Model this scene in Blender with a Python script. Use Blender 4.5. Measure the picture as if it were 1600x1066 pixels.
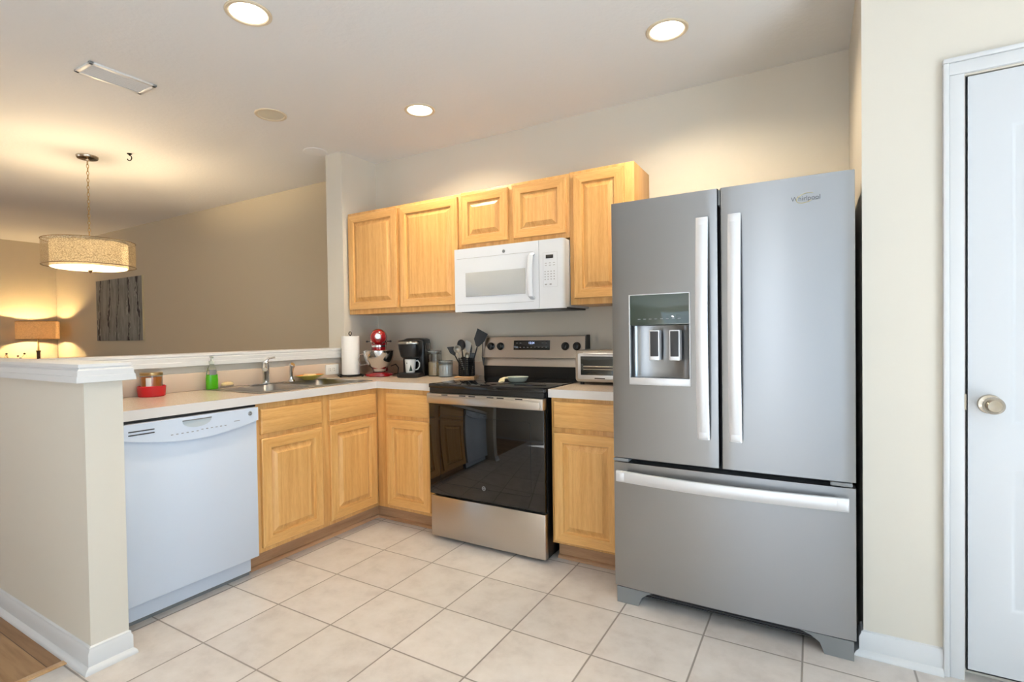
import bpy, bmesh, math, random
from mathutils import Matrix, Vector
random.seed(4)
PI = math.pi
for o in list(bpy.data.objects): bpy.data.objects.remove(o)
scene = bpy.context.scene
C = scene.collection

# ------------------------------------------------------------------ camera
cd = bpy.data.cameras.new('camera'); cam = bpy.data.objects.new('camera', cd); C.objects.link(cam)
cd.sensor_width = 36.0; cd.lens = 819.87/1600*36; cd.shift_x = 0.0120; cd.shift_y = 0.0014
cd.clip_start = 0.05; cd.clip_end = 200
R = Vector((0.85784152, 0.51370123, -0.01479749)); U = Vector((0.00431881, 0.02158657, 0.99975765)); F = Vector((-0.51389616, 0.85769754, -0.01629928))
m = Matrix((( R.x, U.x, -F.x, 1.9666), (R.y, U.y, -F.y, -3.1216), (R.z, U.z, -F.z, 1.214), (0, 0, 0, 1)))
cam.matrix_world = m
scene.camera = cam
scene.view_settings.view_transform = 'Standard'; scene.view_settings.look = 'None'
scene.view_settings.gamma = 1; scene.view_settings.use_curve_mapping = False
scene.view_settings.exposure = 0.28

# ------------------------------------------------------------------ world + daylight
w = bpy.data.worlds.new('sky'); scene.world = w; w.use_nodes = True
bg = w.node_tree.nodes['Background']; bg.inputs[0].default_value = (0.72, 0.86, 1.0, 1); bg.inputs[1].default_value = 1.6
def area(name, loc, rot, sx, sy, power, col, spread=PI):
    l = bpy.data.lights.new(name, 'AREA'); l.shape = 'RECTANGLE'; l.size = sx; l.size_y = sy; l.energy = power; l.color = col; l.spread = spread
    o = bpy.data.objects.new(name, l); C.objects.link(o); o.location = loc; o.rotation_euler = rot; return o
# daylight just outside the two glazed doors behind the camera
area('daylight_right', (4.75, -3.6, 1.25), (0, PI/2, 0), 2.4, 2.2, 54, (0.54, 0.78, 1.0))
area('daylight_rear', (1.95, -6.15, 1.25), (-PI/2+PI, 0, 0), 2.1, 2.4, 2, (0.84, 0.93, 1.0))
sl_ = bpy.data.lights.new('sun', 'SUN'); sl_.energy = 42.0; sl_.color = (.86, .93, 1.0); sl_.angle = .01
so = bpy.data.objects.new('sun', sl_); C.objects.link(so); so.location = (3, -9, 8)
so.rotation_euler = Vector((-.55, .62, -.95)).to_track_quat('-Z', 'Y').to_euler()
area('daylight_living', (-5.2, -6.15, 1.25), (PI/2, 0, 0), 2.0, 2.0, 8, (0.95, 0.95, 1.0))

# ------------------------------------------------------------------ materials
def lin(c):
    return tuple(((x/255)/12.92 if x/255 <= .04045 else ((x/255+.055)/1.055)**2.4) for x in c) + (1,)
def mat(name, col, rough=.5, metal=0, **k):
    mt = bpy.data.materials.new(name); mt.use_nodes = True
    b = mt.node_tree.nodes['Principled BSDF']
    b.inputs['Base Color'].default_value = lin(col); b.inputs['Roughness'].default_value = rough; b.inputs['Metallic'].default_value = metal
    for kk, v in k.items(): b.inputs[kk.replace('_', ' ')].default_value = v
    return mt
def nd(mt, typ, **k):
    n = mt.node_tree.nodes.new(typ)
    for kk, v in k.items(): setattr(n, kk, v)
    return n
def lk(mt, a, b): mt.node_tree.links.new(a, b)
def bsdf(mt): return mt.node_tree.nodes['Principled BSDF']
def ramp(mt, fac, stops):
    r = nd(mt, 'ShaderNodeValToRGB'); e = r.color_ramp.elements
    while len(e) < len(stops): e.new(.5)
    for i, (p, c) in enumerate(stops): e[i].position = p; e[i].color = lin(c)
    lk(mt, fac, r.inputs[0]); return r.outputs[0]
def noise(mt, scale=(1,1,1), s=5, detail=3, coord='Object', dist=0):
    tc = nd(mt, 'ShaderNodeTexCoord'); mp = nd(mt, 'ShaderNodeMapping'); mp.inputs['Scale'].default_value = scale
    n = nd(mt, 'ShaderNodeTexNoise'); n.inputs['Scale'].default_value = s; n.inputs['Detail'].default_value = detail; n.inputs['Distortion'].default_value = dist
    lk(mt, tc.outputs[coord], mp.inputs[0]); lk(mt, mp.outputs[0], n.inputs[0]); return n.outputs[0]
def bump(mt, h, strength=.2, dist=.002):
    b = nd(mt, 'ShaderNodeBump'); b.inputs['Strength'].default_value = strength; b.inputs['Distance'].default_value = dist
    lk(mt, h, b.inputs['Height']); lk(mt, b.outputs[0], bsdf(mt).inputs['Normal'])
def paint(name, col, s=60, st=.12, rough=.6, d=.002):
    mt = mat(name, col, rough); bump(mt, noise(mt, (1,1,1), s, 4), st, d); return mt
M = {}
M['wall'] = paint('wall_paint', (219, 212, 198))
M['wall_dim'] = paint('dimmed_wall_paint', (204, 191, 166))  # wall paint with the living room's dimmer, warmer light put into the colour
M['ceiling'] = paint('ceiling_paint', (238, 238, 236), 45, .35, .8, .004)
M['trim'] = mat('white_trim_paint', (216, 217, 217), .35)
M['door'] = mat('white_door_paint', (207, 209, 211), .4)
def wood(name, scale, base=((216,160,90),(228,176,106),(235,189,120))):
    mt = mat(name, base[1], .38)
    n = noise(mt, scale, 3.0, 5, dist=.6)
    c = ramp(mt, n, [(.3, base[0]), (.5, base[1]), (.7, base[2])])
    n2 = noise(mt, tuple(x*6 for x in scale), 6.0, 2)
    mx = nd(mt, 'ShaderNodeMix', data_type='RGBA', blend_type='MULTIPLY'); mx.inputs[0].default_value = .25
    c2 = ramp(mt, n2, [(.35, (205,180,150)), (.6, (255,255,255))])
    lk(mt, c, mx.inputs[6]); lk(mt, c2, mx.inputs[7]); lk(mt, mx.outputs[2], bsdf(mt).inputs['Base Color'])
    bsdf(mt).inputs['Coat Weight'].default_value = .25; bsdf(mt).inputs['Coat Roughness'].default_value = .25
    return mt
M['wood_v'] = wood('maple_vertical_grain', (12, 12, .6))
M['wood_h'] = wood('maple_horizontal_grain', (.6, 12, 12))
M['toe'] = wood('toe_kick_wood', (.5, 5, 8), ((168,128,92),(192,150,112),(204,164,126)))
M['board'] = wood('pale_board_wood', (3, 9, 9), ((208,160,108),(218,174,124),(226,186,138)))
# floor tile
def tile():
    mt = mat('ceramic_floor_tile', (205,192,182), .32)
    T, tx, ty = .3419, .2153, -.9351
    g = nd(mt, 'ShaderNodeNewGeometry'); s = nd(mt, 'ShaderNodeSeparateXYZ'); lk(mt, g.outputs['Position'], s.inputs[0])
    ds, cells = [], []
    for i, t in ((0, tx), (1, ty)):
        a = nd(mt, 'ShaderNodeMath', operation='SUBTRACT'); a.inputs[1].default_value = t; lk(mt, s.outputs[i], a.inputs[0])
        p = nd(mt, 'ShaderNodeMath', operation='PINGPONG'); p.inputs[1].default_value = T/2; lk(mt, a.outputs[0], p.inputs[0]); ds.append(p.outputs[0])
        d = nd(mt, 'ShaderNodeMath', operation='DIVIDE'); d.inputs[1].default_value = T; lk(mt, a.outputs[0], d.inputs[0])
        f = nd(mt, 'ShaderNodeMath', operation='FLOOR'); lk(mt, d.outputs[0], f.inputs[0]); cells.append(f.outputs[0])
    mn = nd(mt, 'ShaderNodeMath', operation='MINIMUM'); lk(mt, ds[0], mn.inputs[0]); lk(mt, ds[1], mn.inputs[1])
    mr = nd(mt, 'ShaderNodeMapRange'); mr.inputs[1].default_value = .0022; mr.inputs[2].default_value = .0042; lk(mt, mn.outputs[0], mr.inputs[0])
    cb = nd(mt, 'ShaderNodeCombineXYZ'); lk(mt, cells[0], cb.inputs[0]); lk(mt, cells[1], cb.inputs[1])
    wn = nd(mt, 'ShaderNodeTexWhiteNoise'); lk(mt, cb.outputs[0], wn.inputs[0])
    n = nd(mt, 'ShaderNodeTexNoise'); n.inputs['Scale'].default_value = 9; n.inputs['Detail'].default_value = 8; n.inputs['Roughness'].default_value = .65
    va = nd(mt, 'ShaderNodeVectorMath', operation='MULTIPLY_ADD'); va.inputs[1].default_value = (7,7,7); lk(mt, wn.outputs[1], va.inputs[0]); lk(mt, g.outputs['Position'], va.inputs[2]); lk(mt, va.outputs[0], n.inputs[0])
    c = ramp(mt, n.outputs[0], [(.3, (200,192,186)), (.5, (213,206,200)), (.72, (221,215,210))])
    hv = nd(mt, 'ShaderNodeHueSaturation'); lk(mt, c, hv.inputs['Color'])
    vr = nd(mt, 'ShaderNodeMapRange'); vr.inputs[3].default_value = .95; vr.inputs[4].default_value = 1.03; lk(mt, wn.outputs[0], vr.inputs[0]); lk(mt, vr.outputs[0], hv.inputs['Value'])
    mx = nd(mt, 'ShaderNodeMix', data_type='RGBA'); mx.inputs[6].default_value = lin((148,140,132)); lk(mt, mr.outputs[0], mx.inputs[0]); lk(mt, hv.outputs[0], mx.inputs[7]); lk(mt, mx.outputs[2], bsdf(mt).inputs['Base Color'])
    bump(mt, mr.outputs[0], .5, .002)
    return mt
M['tile'] = tile()
def planks():
    mt = mat('oak_plank_floor', (170,132,92), .4)
    tc = nd(mt, 'ShaderNodeTexCoord'); b = nd(mt, 'ShaderNodeTexBrick'); b.offset = .4
    b.inputs['Scale'].default_value = 1; b.inputs['Brick Width'].default_value = 1.2; b.inputs['Row Height'].default_value = .13; b.inputs['Mortar Size'].default_value = .0015
    b.inputs['Color1'].default_value = lin((186,148,106)); b.inputs['Color2'].default_value = lin((150,112,76)); b.inputs['Mortar'].default_value = lin((96,66,42))
    lk(mt, tc.outputs['Object'], b.inputs[0])
    n = noise(mt, (1,12,1), 4, 4); c2 = ramp(mt, n, [(.3,(205,190,170)),(.6,(255,255,255))])
    mx = nd(mt, 'ShaderNodeMix', data_type='RGBA', blend_type='MULTIPLY'); mx.inputs[0].default_value = .7
    lk(mt, b.outputs[0], mx.inputs[6]); lk(mt, c2, mx.inputs[7]); lk(mt, mx.outputs[2], bsdf(mt).inputs['Base Color']); return mt
M['planks'] = planks()
def laminate():
    mt = mat('beige_laminate_top', (206,182,158), .22)
    n = noise(mt, (1,1,1), 160, 3); c = ramp(mt, n, [(.35,(198,180,160)),(.55,(210,193,175)),(.7,(217,202,186))]); lk(mt, c, bsdf(mt).inputs['Base Color']); return mt
M['laminate'] = laminate()
M['lam_edge'] = mat('pale_laminate_edge', (222, 217, 212), .35)
M['splash'] = mat('beige_backsplash', (212, 192, 172), .35)
def steel(name, col, rough=.30, aniso=.85, axis='Z', brush=(1,1,220)):
    mt = mat(name, col, rough, 1.0); b = bsdf(mt)
    b.inputs['Anisotropic'].default_value = aniso; b.inputs['Anisotropic Rotation'].default_value = .25
    t = nd(mt, 'ShaderNodeTangent', direction_type='RADIAL', axis=axis); lk(mt, t.outputs[0], b.inputs['Tangent'])
    n = noise(mt, brush, 3, 2); r = nd(mt, 'ShaderNodeMapRange'); r.inputs[3].default_value = rough-.006; r.inputs[4].default_value = rough+.010
    lk(mt, n, r.inputs[0]); lk(mt, r.outputs[0], b.inputs['Roughness']); return mt
M['steel'] = steel('brushed_stainless', (162, 164, 166))
M['steel_warm'] = steel('range_stainless', (206, 199, 191), .28)
M['bright'] = mat('satin_bright_metal', (232, 233, 235), .42, .75)
M['chrome'] = mat('chrome', (225, 225, 225), .08, 1.0)
M['nickel'] = mat('satin_nickel', (196, 184, 166), .22, 1.0)
M['sinksteel'] = mat('sink_stainless', (178, 174, 168), .3, 1.0)
M['black'] = mat('black_plastic', (16, 15, 15), .3)
M['blackmatte'] = mat('black_nylon', (24, 22, 22), .55)
M['glassblack'] = mat('black_oven_glass', (5, 5, 6), .03, 0, Specular_IOR_Level=.65)
M['cooktop'] = mat('black_ceramic_glass', (9, 9, 10), .04, 0, Specular_IOR_Level=.7)
M['darkgrey'] = mat('dark_grey_panel', (58, 57, 58), .45)
M['midgrey'] = mat('grey_plastic', (128, 130, 131), .45)
M['white'] = mat('white_enamel', (218, 223, 230), .22)
M['dw_sky'] = mat('sky_tinted_enamel', (212, 222, 236), .22)  # white enamel with the blue of reflected sky put into its colour
M['whiteplastic'] = mat('white_plastic', (235, 234, 230), .35)
M['mwglass'] = mat('grey_microwave_window', (176, 179, 180), .12)
M['greyprint'] = mat('grey_printing', (150, 152, 155), .5)
M['red'] = mat('red_enamel', (146, 9, 19), .14, 0, Coat_Weight=1.0)
M['reddish'] = mat('red_ceramic', (196, 22, 34), .25)
M['paper'] = mat('white_paper', (240, 238, 234), .9)
M['ceramic'] = mat('white_ceramic', (236, 236, 232), .2)
M['sage'] = mat('sage_ceramic', (176, 184, 172), .2)
M['cream'] = mat('cream_ceramic', (222, 208, 170), .3)
M['green_dk'] = mat('dark_green_print', (36, 58, 44), .4)
M['brass'] = mat('dull_brass_rim', (190, 160, 110), .3, 1.0)
M['darkwood'] = mat('dark_wood', (52, 34, 24), .4)
M['flour'] = mat('tan_flour', (218, 190, 150), .9)
M['sugar'] = mat('white_sugar', (236, 232, 228), .9)
M['soapbar'] = mat('cream_soap', (240, 214, 160), .5)
M['terracotta'] = mat('orange_glaze', (214, 132, 60), .3)
M['olive'] = mat('olive_glaze', (176, 166, 70), .3)
M['bristle'] = mat('brush_bristle', (196, 178, 160), .8)
M['wax'] = mat('amber_wax', (216, 122, 28), .35, 0, Subsurface_Weight=.2)
M['labelp'] = mat('white_label', (236, 226, 218), .5)
M['blackwire'] = mat('black_wire', (20, 18, 18), .35, .6)
M['pewter'] = mat('pewter_silver', (170,165,155), .3, 1.0)
def glass(name, col=(255,255,255), rough=.0, ior=1.45):
    mt = mat(name, col, rough); b = bsdf(mt); b.inputs['Transmission Weight'].default_value = 1; b.inputs['IOR'].default_value = ior; return mt
M['glass'] = glass('clear_glass', (248,250,248))
M['greenliquid'] = glass('green_liquid', (120, 225, 40), .05, 1.35)
M['clearplastic'] = glass('clear_plastic', (246,252,242), .0, 1.2)
M['pump'] = mat('clear_white_pump', (226,232,222), .3, 0, Transmission_Weight=.4)
def emit(name, col, s):
    mt = bpy.data.materials.new(name); mt.use_nodes = True; nt = mt.node_tree; nt.nodes.clear()
    o = nt.nodes.new('ShaderNodeOutputMaterial'); e = nt.nodes.new('ShaderNodeEmission'); e.inputs[0].default_value = lin(col); e.inputs[1].default_value = s
    nt.links.new(e.outputs[0], o.inputs[0]); return mt
M['bulb'] = emit('warm_lamp_lens', (255, 238, 210), 6)
M['digits'] = emit('blue_white_digits', (190, 210, 255), 1.5)
def fabric(name, col, trans=.6, alpha=None):
    mt = bpy.data.materials.new(name); mt.use_nodes = True; nt = mt.node_tree; nt.nodes.clear()
    o = nt.nodes.new('ShaderNodeOutputMaterial'); d = nt.nodes.new('ShaderNodeBsdfDiffuse'); t = nt.nodes.new('ShaderNodeBsdfTranslucent'); mx = nt.nodes.new('ShaderNodeMixShader')
    n = nt.nodes.new('ShaderNodeTexNoise'); n.inputs['Scale'].default_value = 60; tc = nt.nodes.new('ShaderNodeTexCoord'); mp = nt.nodes.new('ShaderNodeMapping'); mp.inputs[3].default_value = (1,1,3)
    nt.links.new(tc.outputs['Object'], mp.inputs[0]); nt.links.new(mp.outputs[0], n.inputs[0])
    r = nt.nodes.new('ShaderNodeValToRGB'); r.color_ramp.elements[0].position = .3; r.color_ramp.elements[1].position = .7
    r.color_ramp.elements[0].color = lin(tuple(int(x*.88) for x in col)); r.color_ramp.elements[1].color = lin(col)
    nt.links.new(n.outputs[0], r.inputs[0])
    for q in (d, t): nt.links.new(r.outputs[0], q.inputs[0])
    mx.inputs[0].default_value = trans; nt.links.new(d.outputs[0], mx.inputs[1]); nt.links.new(t.outputs[0], mx.inputs[2])
    out = mx.outputs[0]
    if alpha is not None:
        v = nt.nodes.new('ShaderNodeTexVoronoi'); v.feature = 'DISTANCE_TO_EDGE'; v.inputs['Scale'].default_value = 55; nt.links.new(mp.outputs[0], v.inputs[0])
        g = nt.nodes.new('ShaderNodeMath'); g.operation = 'GREATER_THAN'; g.inputs[1].default_value = alpha; nt.links.new(v.outputs[0], g.inputs[0])
        tr = nt.nodes.new('ShaderNodeBsdfTransparent'); m2 = nt.nodes.new('ShaderNodeMixShader')
        nt.links.new(g.outputs[0], m2.inputs[0]); nt.links.new(out, m2.inputs[1]); nt.links.new(tr.outputs[0], m2.inputs[2]); out = m2.outputs[0]
    nt.links.new(out, o.inputs[0]); return mt
M['shade_in'] = fabric('pale_drum_fabric', (252, 244, 226), .9)
M['shade_out'] = fabric('open_weave_fabric', (206, 194, 170), .5, .075)
M['linen'] = fabric('linen_shade', (232, 212, 186), .75)
M['diffuser'] = fabric('frosted_diffuser', (245, 238, 224), .8)

# ------------------------------------------------------------------ mesh helpers
def bm_(): return bmesh.new()
def box(bm, x0, x1, y0, y1, z0, z1, bev=0, mi=0, seg=2):
    vs = [bm.verts.new((x, y, z)) for x in (x0, x1) for y in (y0, y1) for z in (z0, z1)]
    fs = [bm.faces.new([vs[i] for i in q]) for q in ((0,1,3,2),(4,6,7,5),(0,4,5,1),(2,3,7,6),(0,2,6,4),(1,5,7,3))]
    for f in fs: f.material_index = mi
    if bev:
        es = list({e for f in fs for e in f.edges})
        r = bmesh.ops.bevel(bm, geom=es, offset=bev, segments=seg, profile=.5, affect='EDGES')
        for f in r['faces']: f.material_index = mi
    return vs
def rings(bm, loops, c0=True, c1=True, mi=0, closed=True):
    L = [[bm.verts.new(p) for p in l] for l in loops]; n = len(L[0])
    for a, b in zip(L, L[1:]):
        for i in range(n if closed else n-1):
            j = (i+1) % n; f = bm.faces.new((a[i], a[j], b[j], b[i])); f.material_index = mi
    if c0: bm.faces.new(L[0]).material_index = mi
    if c1: bm.faces.new(L[-1]).material_index = mi
    return L
def lathe(bm, prof, c=(0,0,0), axis='z', seg=40, mi=0, c0=True, c1=True, sx=1, sy=1):
    loops = []
    for r, h in prof:
        l = []
        for i in range(seg):
            a = 2*PI*i/seg; p, q = r*math.cos(a)*sx, r*math.sin(a)*sy
            l.append({'z': (c[0]+p, c[1]+q, c[2]+h), 'y': (c[0]+p, c[1]+h, c[2]+q), 'x': (c[0]+h, c[1]+p, c[2]+q)}[axis])
        loops.append(l)
    return rings(bm, loops, c0, c1, mi)
def tube(bm, pts, r, seg=10, mi=0, caps=True, flat=None):
    pts = [Vector(p) for p in pts]; n = len(pts); rs = r if isinstance(r, (list, tuple)) else [r]*n
    up = Vector((0,0,1)); loops = []; px = None
    for i, p in enumerate(pts):
        t = (pts[min(i+1,n-1)]-pts[max(i-1,0)]).normalized()
        if px is None:
            a = up if abs(t.dot(up)) < .95 else Vector((1,0,0)); x = t.cross(a).normalized()
        else: x = (px - t*px.dot(t)).normalized()
        px = x; y = t.cross(x)
        f = flat if flat else (1,1)
        loops.append([tuple(p + x*(rs[i]*f[0]*math.cos(2*PI*k/seg)) + y*(rs[i]*f[1]*math.sin(2*PI*k/seg))) for k in range(seg)])
    rings(bm, loops, caps, caps, mi)
def torus(bm, c, R_, r, axis='z', n=32, seg=8, mi=0, sy=1, a0=0, a1=2*PI):
    full = abs(a1-a0-2*PI) < 1e-6; L = []
    for i in range(n if full else n+1):
        a = a0+(a1-a0)*i/n; ring = []
        for k in range(seg):
            b = 2*PI*k/seg; rr = R_+r*math.cos(b); h = r*math.sin(b); p, q = rr*math.cos(a), rr*math.sin(a)*sy
            v = {'z': (p, q, h), 'y': (p, h, q), 'x': (h, p, q)}[axis]
            ring.append(bm.verts.new((c[0]+v[0], c[1]+v[1], c[2]+v[2])))
        L.append(ring)
    m_ = len(L)
    for i in range(m_ if full else m_-1):
        a, b = L[i], L[(i+1) % m_]
        for k in range(seg): bm.faces.new((a[k], a[(k+1) % seg], b[(k+1) % seg], b[k])).material_index = mi
def rrect(cx, cy, w_, h_, r, n=5):
    p = []
    for sx, sy, a0 in ((1,1,0),(-1,1,PI/2),(-1,-1,PI),(1,-1,1.5*PI)):
        for k in range(n+1):
            a = a0+PI/2*k/n; p.append((cx+sx*(w_/2-r)+r*math.cos(a), cy+sy*(h_/2-r)+r*math.sin(a)))
    return p
def prism(bm, poly, h0, h1, plane='xz', mi=0):
    f = {'xz': lambda p, h: (p[0], h, p[1]), 'xy': lambda p, h: (p[0], p[1], h), 'yz': lambda p, h: (h, p[0], p[1])}[plane]
    return rings(bm, [[f(p, h0) for p in poly], [f(p, h1) for p in poly]], True, True, mi)
def rbox(bm, cx, cz, w_, h_, y0, y1, r, e=.003, mi=0, n=5):   # rounded slab facing -y, eased front edge
    L = [(y1, 0), (y0+e, 0), (y0+e*.3, e*.3), (y0, e)]
    rings(bm, [[(p[0], y, p[1]) for p in rrect(cx, cz, w_-2*s, h_-2*s, max(r-s, .0005), n)] for y, s in L], True, True, mi)
def link(name, bm, ms, parent=None, smooth=True, angle=38):
    bmesh.ops.recalc_face_normals(bm, faces=bm.faces[:]); bm.normal_update()
    for e in bm.edges:
        if len(e.link_faces) == 2: e.smooth = e.calc_face_angle(0) < math.radians(angle)
    for f in bm.faces: f.smooth = smooth and any(e.smooth and len(e.link_faces) == 2 for e in f.edges)
    me = bpy.data.meshes.new(name); bm.to_mesh(me); bm.free()
    for mm in (ms if isinstance(ms, (list, tuple)) else [ms]): me.materials.append(mm)
    o = bpy.data.objects.new(name, me); C.objects.link(o)
    if parent is not None: o.parent = parent
    return o
def tag(o, label, cat=None, group=None, kind=None):
    o['label'] = label
    if cat: o['category'] = cat
    if group: o['group'] = group
    if kind: o['kind'] = kind
    return o
def thing(name, label, cat, loc=(0,0,0), rz=0, group=None):
    o = bpy.data.objects.new(name, None); C.objects.link(o); o.location = loc; o.rotation_euler = (0, 0, rz); o.empty_display_size = .05
    return tag(o, label, cat, group)
def text(name, s, size, loc, parent, mt, rot=(PI/2, 0, 0), depth=.0004, sx=1):
    cu = bpy.data.curves.new(name, 'FONT'); cu.body = s; cu.size = size; cu.extrude = depth; cu.align_x = 'CENTER'; cu.align_y = 'CENTER'
    t = bpy.data.objects.new('tmp', cu); C.objects.link(t)
    me = bpy.data.meshes.new_from_object(t.evaluated_get(bpy.context.evaluated_depsgraph_get())); bpy.data.objects.remove(t)
    me.materials.clear(); me.materials.append(mt)
    o = bpy.data.objects.new(name, me); C.objects.link(o); o.parent = parent; o.location = loc; o.rotation_euler = rot; o.scale = (sx, 1, 1); return o
def struct(name, bm, ms, label, parent=None, smooth=True):
    o = link(name, bm, ms, parent, smooth)
    if parent is None: tag(o, label, 'structure', kind='structure')
    return o

# ------------------------------------------------------------------ room shell
H = 2.587
def wbox(name, label, boxes, mt=None, bev=0):
    b = bm_()
    for q in boxes: box(b, *q, bev)
    return struct(name, b, mt or M['wall'], label)
XR, YR, XL = 4.5, -5.9, -7.4
wbox('floor', 'beige ceramic tile kitchen floor with grey grout', [(-.445, XR, YR, -2.265, -.1, 0), (-1.2, XR, -2.265, .1, -.1, 0)], M['tile'])
wbox('floor_living', 'wood plank floor left of the low wall', [(XL, -.46, YR, -2.265, -.1, 0), (XL, -1.2, -2.265, .1, -.1, 0)], M['planks'])
b = bm_(); box(b, -.472, -.440, -2.9, -2.29, 0, .006, .002); struct('trim_threshold', b, M['board'], 'wooden threshold strip where plank floor meets tile')
wbox('ceiling', 'white textured ceiling', [(XL-.1, XR+.1, YR-.1, .25, H, H+.1)], M['ceiling'])
wbox('wall_back', 'beige kitchen wall behind the range and fridge', [(-1.04, 2.12, 0, .15, 0, H)])
wbox('wall_stub', 'narrow full height beige wall end beside the upper cabinets', [(-1.209, -1.04, -.355, .15, 0, H)])
wbox('wall_living', 'living room wall with the grey picture, dimmer light put into its colour', [(XL, -1.209, .1, .2, 0, H)], M['wall_dim'])
wbox('wall_far', 'far living room wall behind the table lamp', [(XL-.1, XL, YR, .2, 0, H)], M['wall_dim'])
wbox('wall_pantry', 'light beige wall between fridge and white door', [(2.12, 2.409, -.767, .15, 0, H), (2.409, 3.18, -.767, .15, 2.066, H), (3.18, XR, -.767, .15, 0, H)])
wbox('wall_right', 'right wall with glazed door opening', [(XR, XR+.1, -2.5, -.767, 0, H), (XR, XR+.1, YR, -4.6, 0, H), (XR, XR+.1, -4.6, -2.5, 2.15, H)])
wbox('wall_rear', 'rear wall with sliding door openings', [(XL, -6.3, YR-.1, YR, 0, H), (-4.1, .9, YR-.1, YR, 0, H), (3.0, XR, YR-.1, YR, 0, H), (-6.3, -4.1, YR-.1, YR, 2.1, H), (.9, 3.0, YR-.1, YR, 2.15, H), (-6.3, -4.1, YR-.1, YR, 0, .3)])
# low walls
wbox('wall_low_front', 'low half wall beside the dishwasher, painted greige', [(-2.6, -.315, -2.265, -2.14, 0, 1.06)])
wbox('wall_low_sink', 'low half wall behind the sink counter', [(-1.19, -1.04, -2.14, -.355, 0, 1.06)])
def cap_mesh(bm, x0, x1, y0, y1, ox=(1,1), oy=(1,1)):
    prof = [(1.058,.024),(1.060,.034),(1.082,.032),(1.084,.029),(1.104,.028),(1.110,.021),(1.113,.021),(1.115,.024),(1.126,.022),(1.128,.018)]
    rings(bm, [[(x0-o_*ox[0], y0-o_*oy[0], z), (x1+o_*ox[1], y0-o_*oy[0], z), (x1+o_*ox[1], y1+o_*oy[1], z), (x0-o_*ox[0], y1+o_*oy[1], z)] for z, o_ in prof])
bm = bm_(); cap_mesh(bm, -2.6, -.315, -2.265, -2.14); struct('trim_1', bm, M['trim'], 'white moulded cap on the low front wall')
bm = bm_(); cap_mesh(bm, -1.19, -1.04, -2.1055, -.356, oy=(0, 0)); struct('trim_2', bm, M['trim'], 'white moulded cap on the low wall behind the sink')
def base(name, label, segs, h=.09, t=.014):
    bm = bm_()
    for (x0, y0, x1, y1, nx, ny, e0, e1) in segs:       # segment at wall face, outward normal, end extensions
        d = Vector((x1-x0, y1-y0, 0)).normalized(); n = Vector((nx, ny, 0)); a = Vector((x0, y0, 0)); c = Vector((x1, y1, 0))
        prof = [(0,0),(t+.016,0),(t+.016,.006),(t+.012,.014),(t+.002,.02),(t,.022),(t,h-.022),(t-.006,h-.012),(t-.007,h-.004),(0,h)]
        l0 = [tuple(a - d*(p[0]*e0) + n*p[0] + Vector((0,0,p[1]))) for p in prof]; l1 = [tuple(c + d*(p[0]*e1) + n*p[0] + Vector((0,0,p[1]))) for p in prof]
        rings(bm, [l0, l1])
    return struct(name, bm, M['trim'], label)
base('baseboard_low_front', 'white baseboard wrapping the end of the low front wall', [(-2.6,-2.265,-.315,-2.265,0,-1,0,1), (-.315,-2.265,-.315,-2.14,1,0,1,.6)])
base('baseboard_pantry', 'white baseboard between fridge and door casing', [(2.12,-.767,2.349,-.767,0,-1,1,0), (2.12,-.767,2.12,-.70,-1,0,1,0), (3.245,-.767,XR,-.767,0,-1,0,0)])
base('baseboard_living', 'white baseboard of the living room wall', [(XL,.1,-1.21,.1,0,-1,0,0)])
base('baseboard_far', 'white baseboard of the far living room wall', [(XL,YR,XL,.1,1,0,0,0)])
base('baseboard_rear', 'white baseboard of the rear wall', [(-4.1,YR,.9,YR,0,1,0,0),(3.0,YR,XR,YR,0,1,0,0)])
# pantry door
bm = bm_()
def casing(bm, pts):
    for (x0, x1, z0, z1) in pts:
        box(bm, x0, x1, -.783, -.767, z0, z1, .003)
casing(bm, [(2.366, 2.405, 0, 2.070), (3.19, 3.228, 0, 2.070), (2.366, 3.228, 2.0705, 2.112)])
box(bm, 2.349, 2.3655, -.789, -.767, 0, 2.1115, .003); box(bm, 2.349, 3.245, -.789, -.767, 2.112, 2.128, .003); box(bm, 3.2285, 3.245, -.789, -.767, 0, 2.1115, .003)
struct('trim_door', bm, M['trim'], 'white casing around the pantry door')
def panel_rings(bm, x0, x1, z0, z1, yf):
    seq = [(0, yf), (.008, yf+.006), (.016, yf+.007), (.045, yf+.002)]
    rings(bm, [[(x0+s, y, z0+s), (x1-s, y, z0+s), (x1-s, y, z1-s), (x0+s, y, z1-s)] for s, y in seq], False, True)
bm = bm_(); yf = -.763
X = [2.413, 2.525, 2.76, 2.83, 3.065, 3.176]; Z = [.03, .255, .747, .886, 1.886, 2.062]
for i in range(5):
    for j in range(5):
        if i in (1, 3) and j in (1, 3): panel_rings(bm, X[i], X[i+1], Z[j], Z[j+1], yf)
        else: rings(bm, [[(X[i],yf,Z[j]),(X[i+1],yf,Z[j]),(X[i+1],yf,Z[j+1]),(X[i],yf,Z[j+1])]], True, False)
box(bm, X[0], X[-1], yf+.008, yf+.035, Z[0], Z[-1])
box(bm, X[0], X[0]+.004, yf, yf+.009, Z[0], Z[-1]); box(bm, X[-1]-.004, X[-1], yf, yf+.009, Z[0], Z[-1]); box(bm, X[0], X[-1], yf, yf+.009, Z[0], Z[0]+.004)
bmesh.ops.remove_doubles(bm, verts=bm.verts[:], dist=.0001)
dr = struct('door_1', bm, M['door'], 'white moulded panel door with a satin nickel knob')
bm = bm_(); lathe(bm, [(.001,-.067),(.018,-.066),(.027,-.058),(.029,-.048),(.024,-.036),(.013,-.028),(.012,-.014),(.031,-.010),(.033,0)], (2.473, -.7632, .953), 'y')
kn = struct('door_knob', bm, M['nickel'], '', dr)
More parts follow.
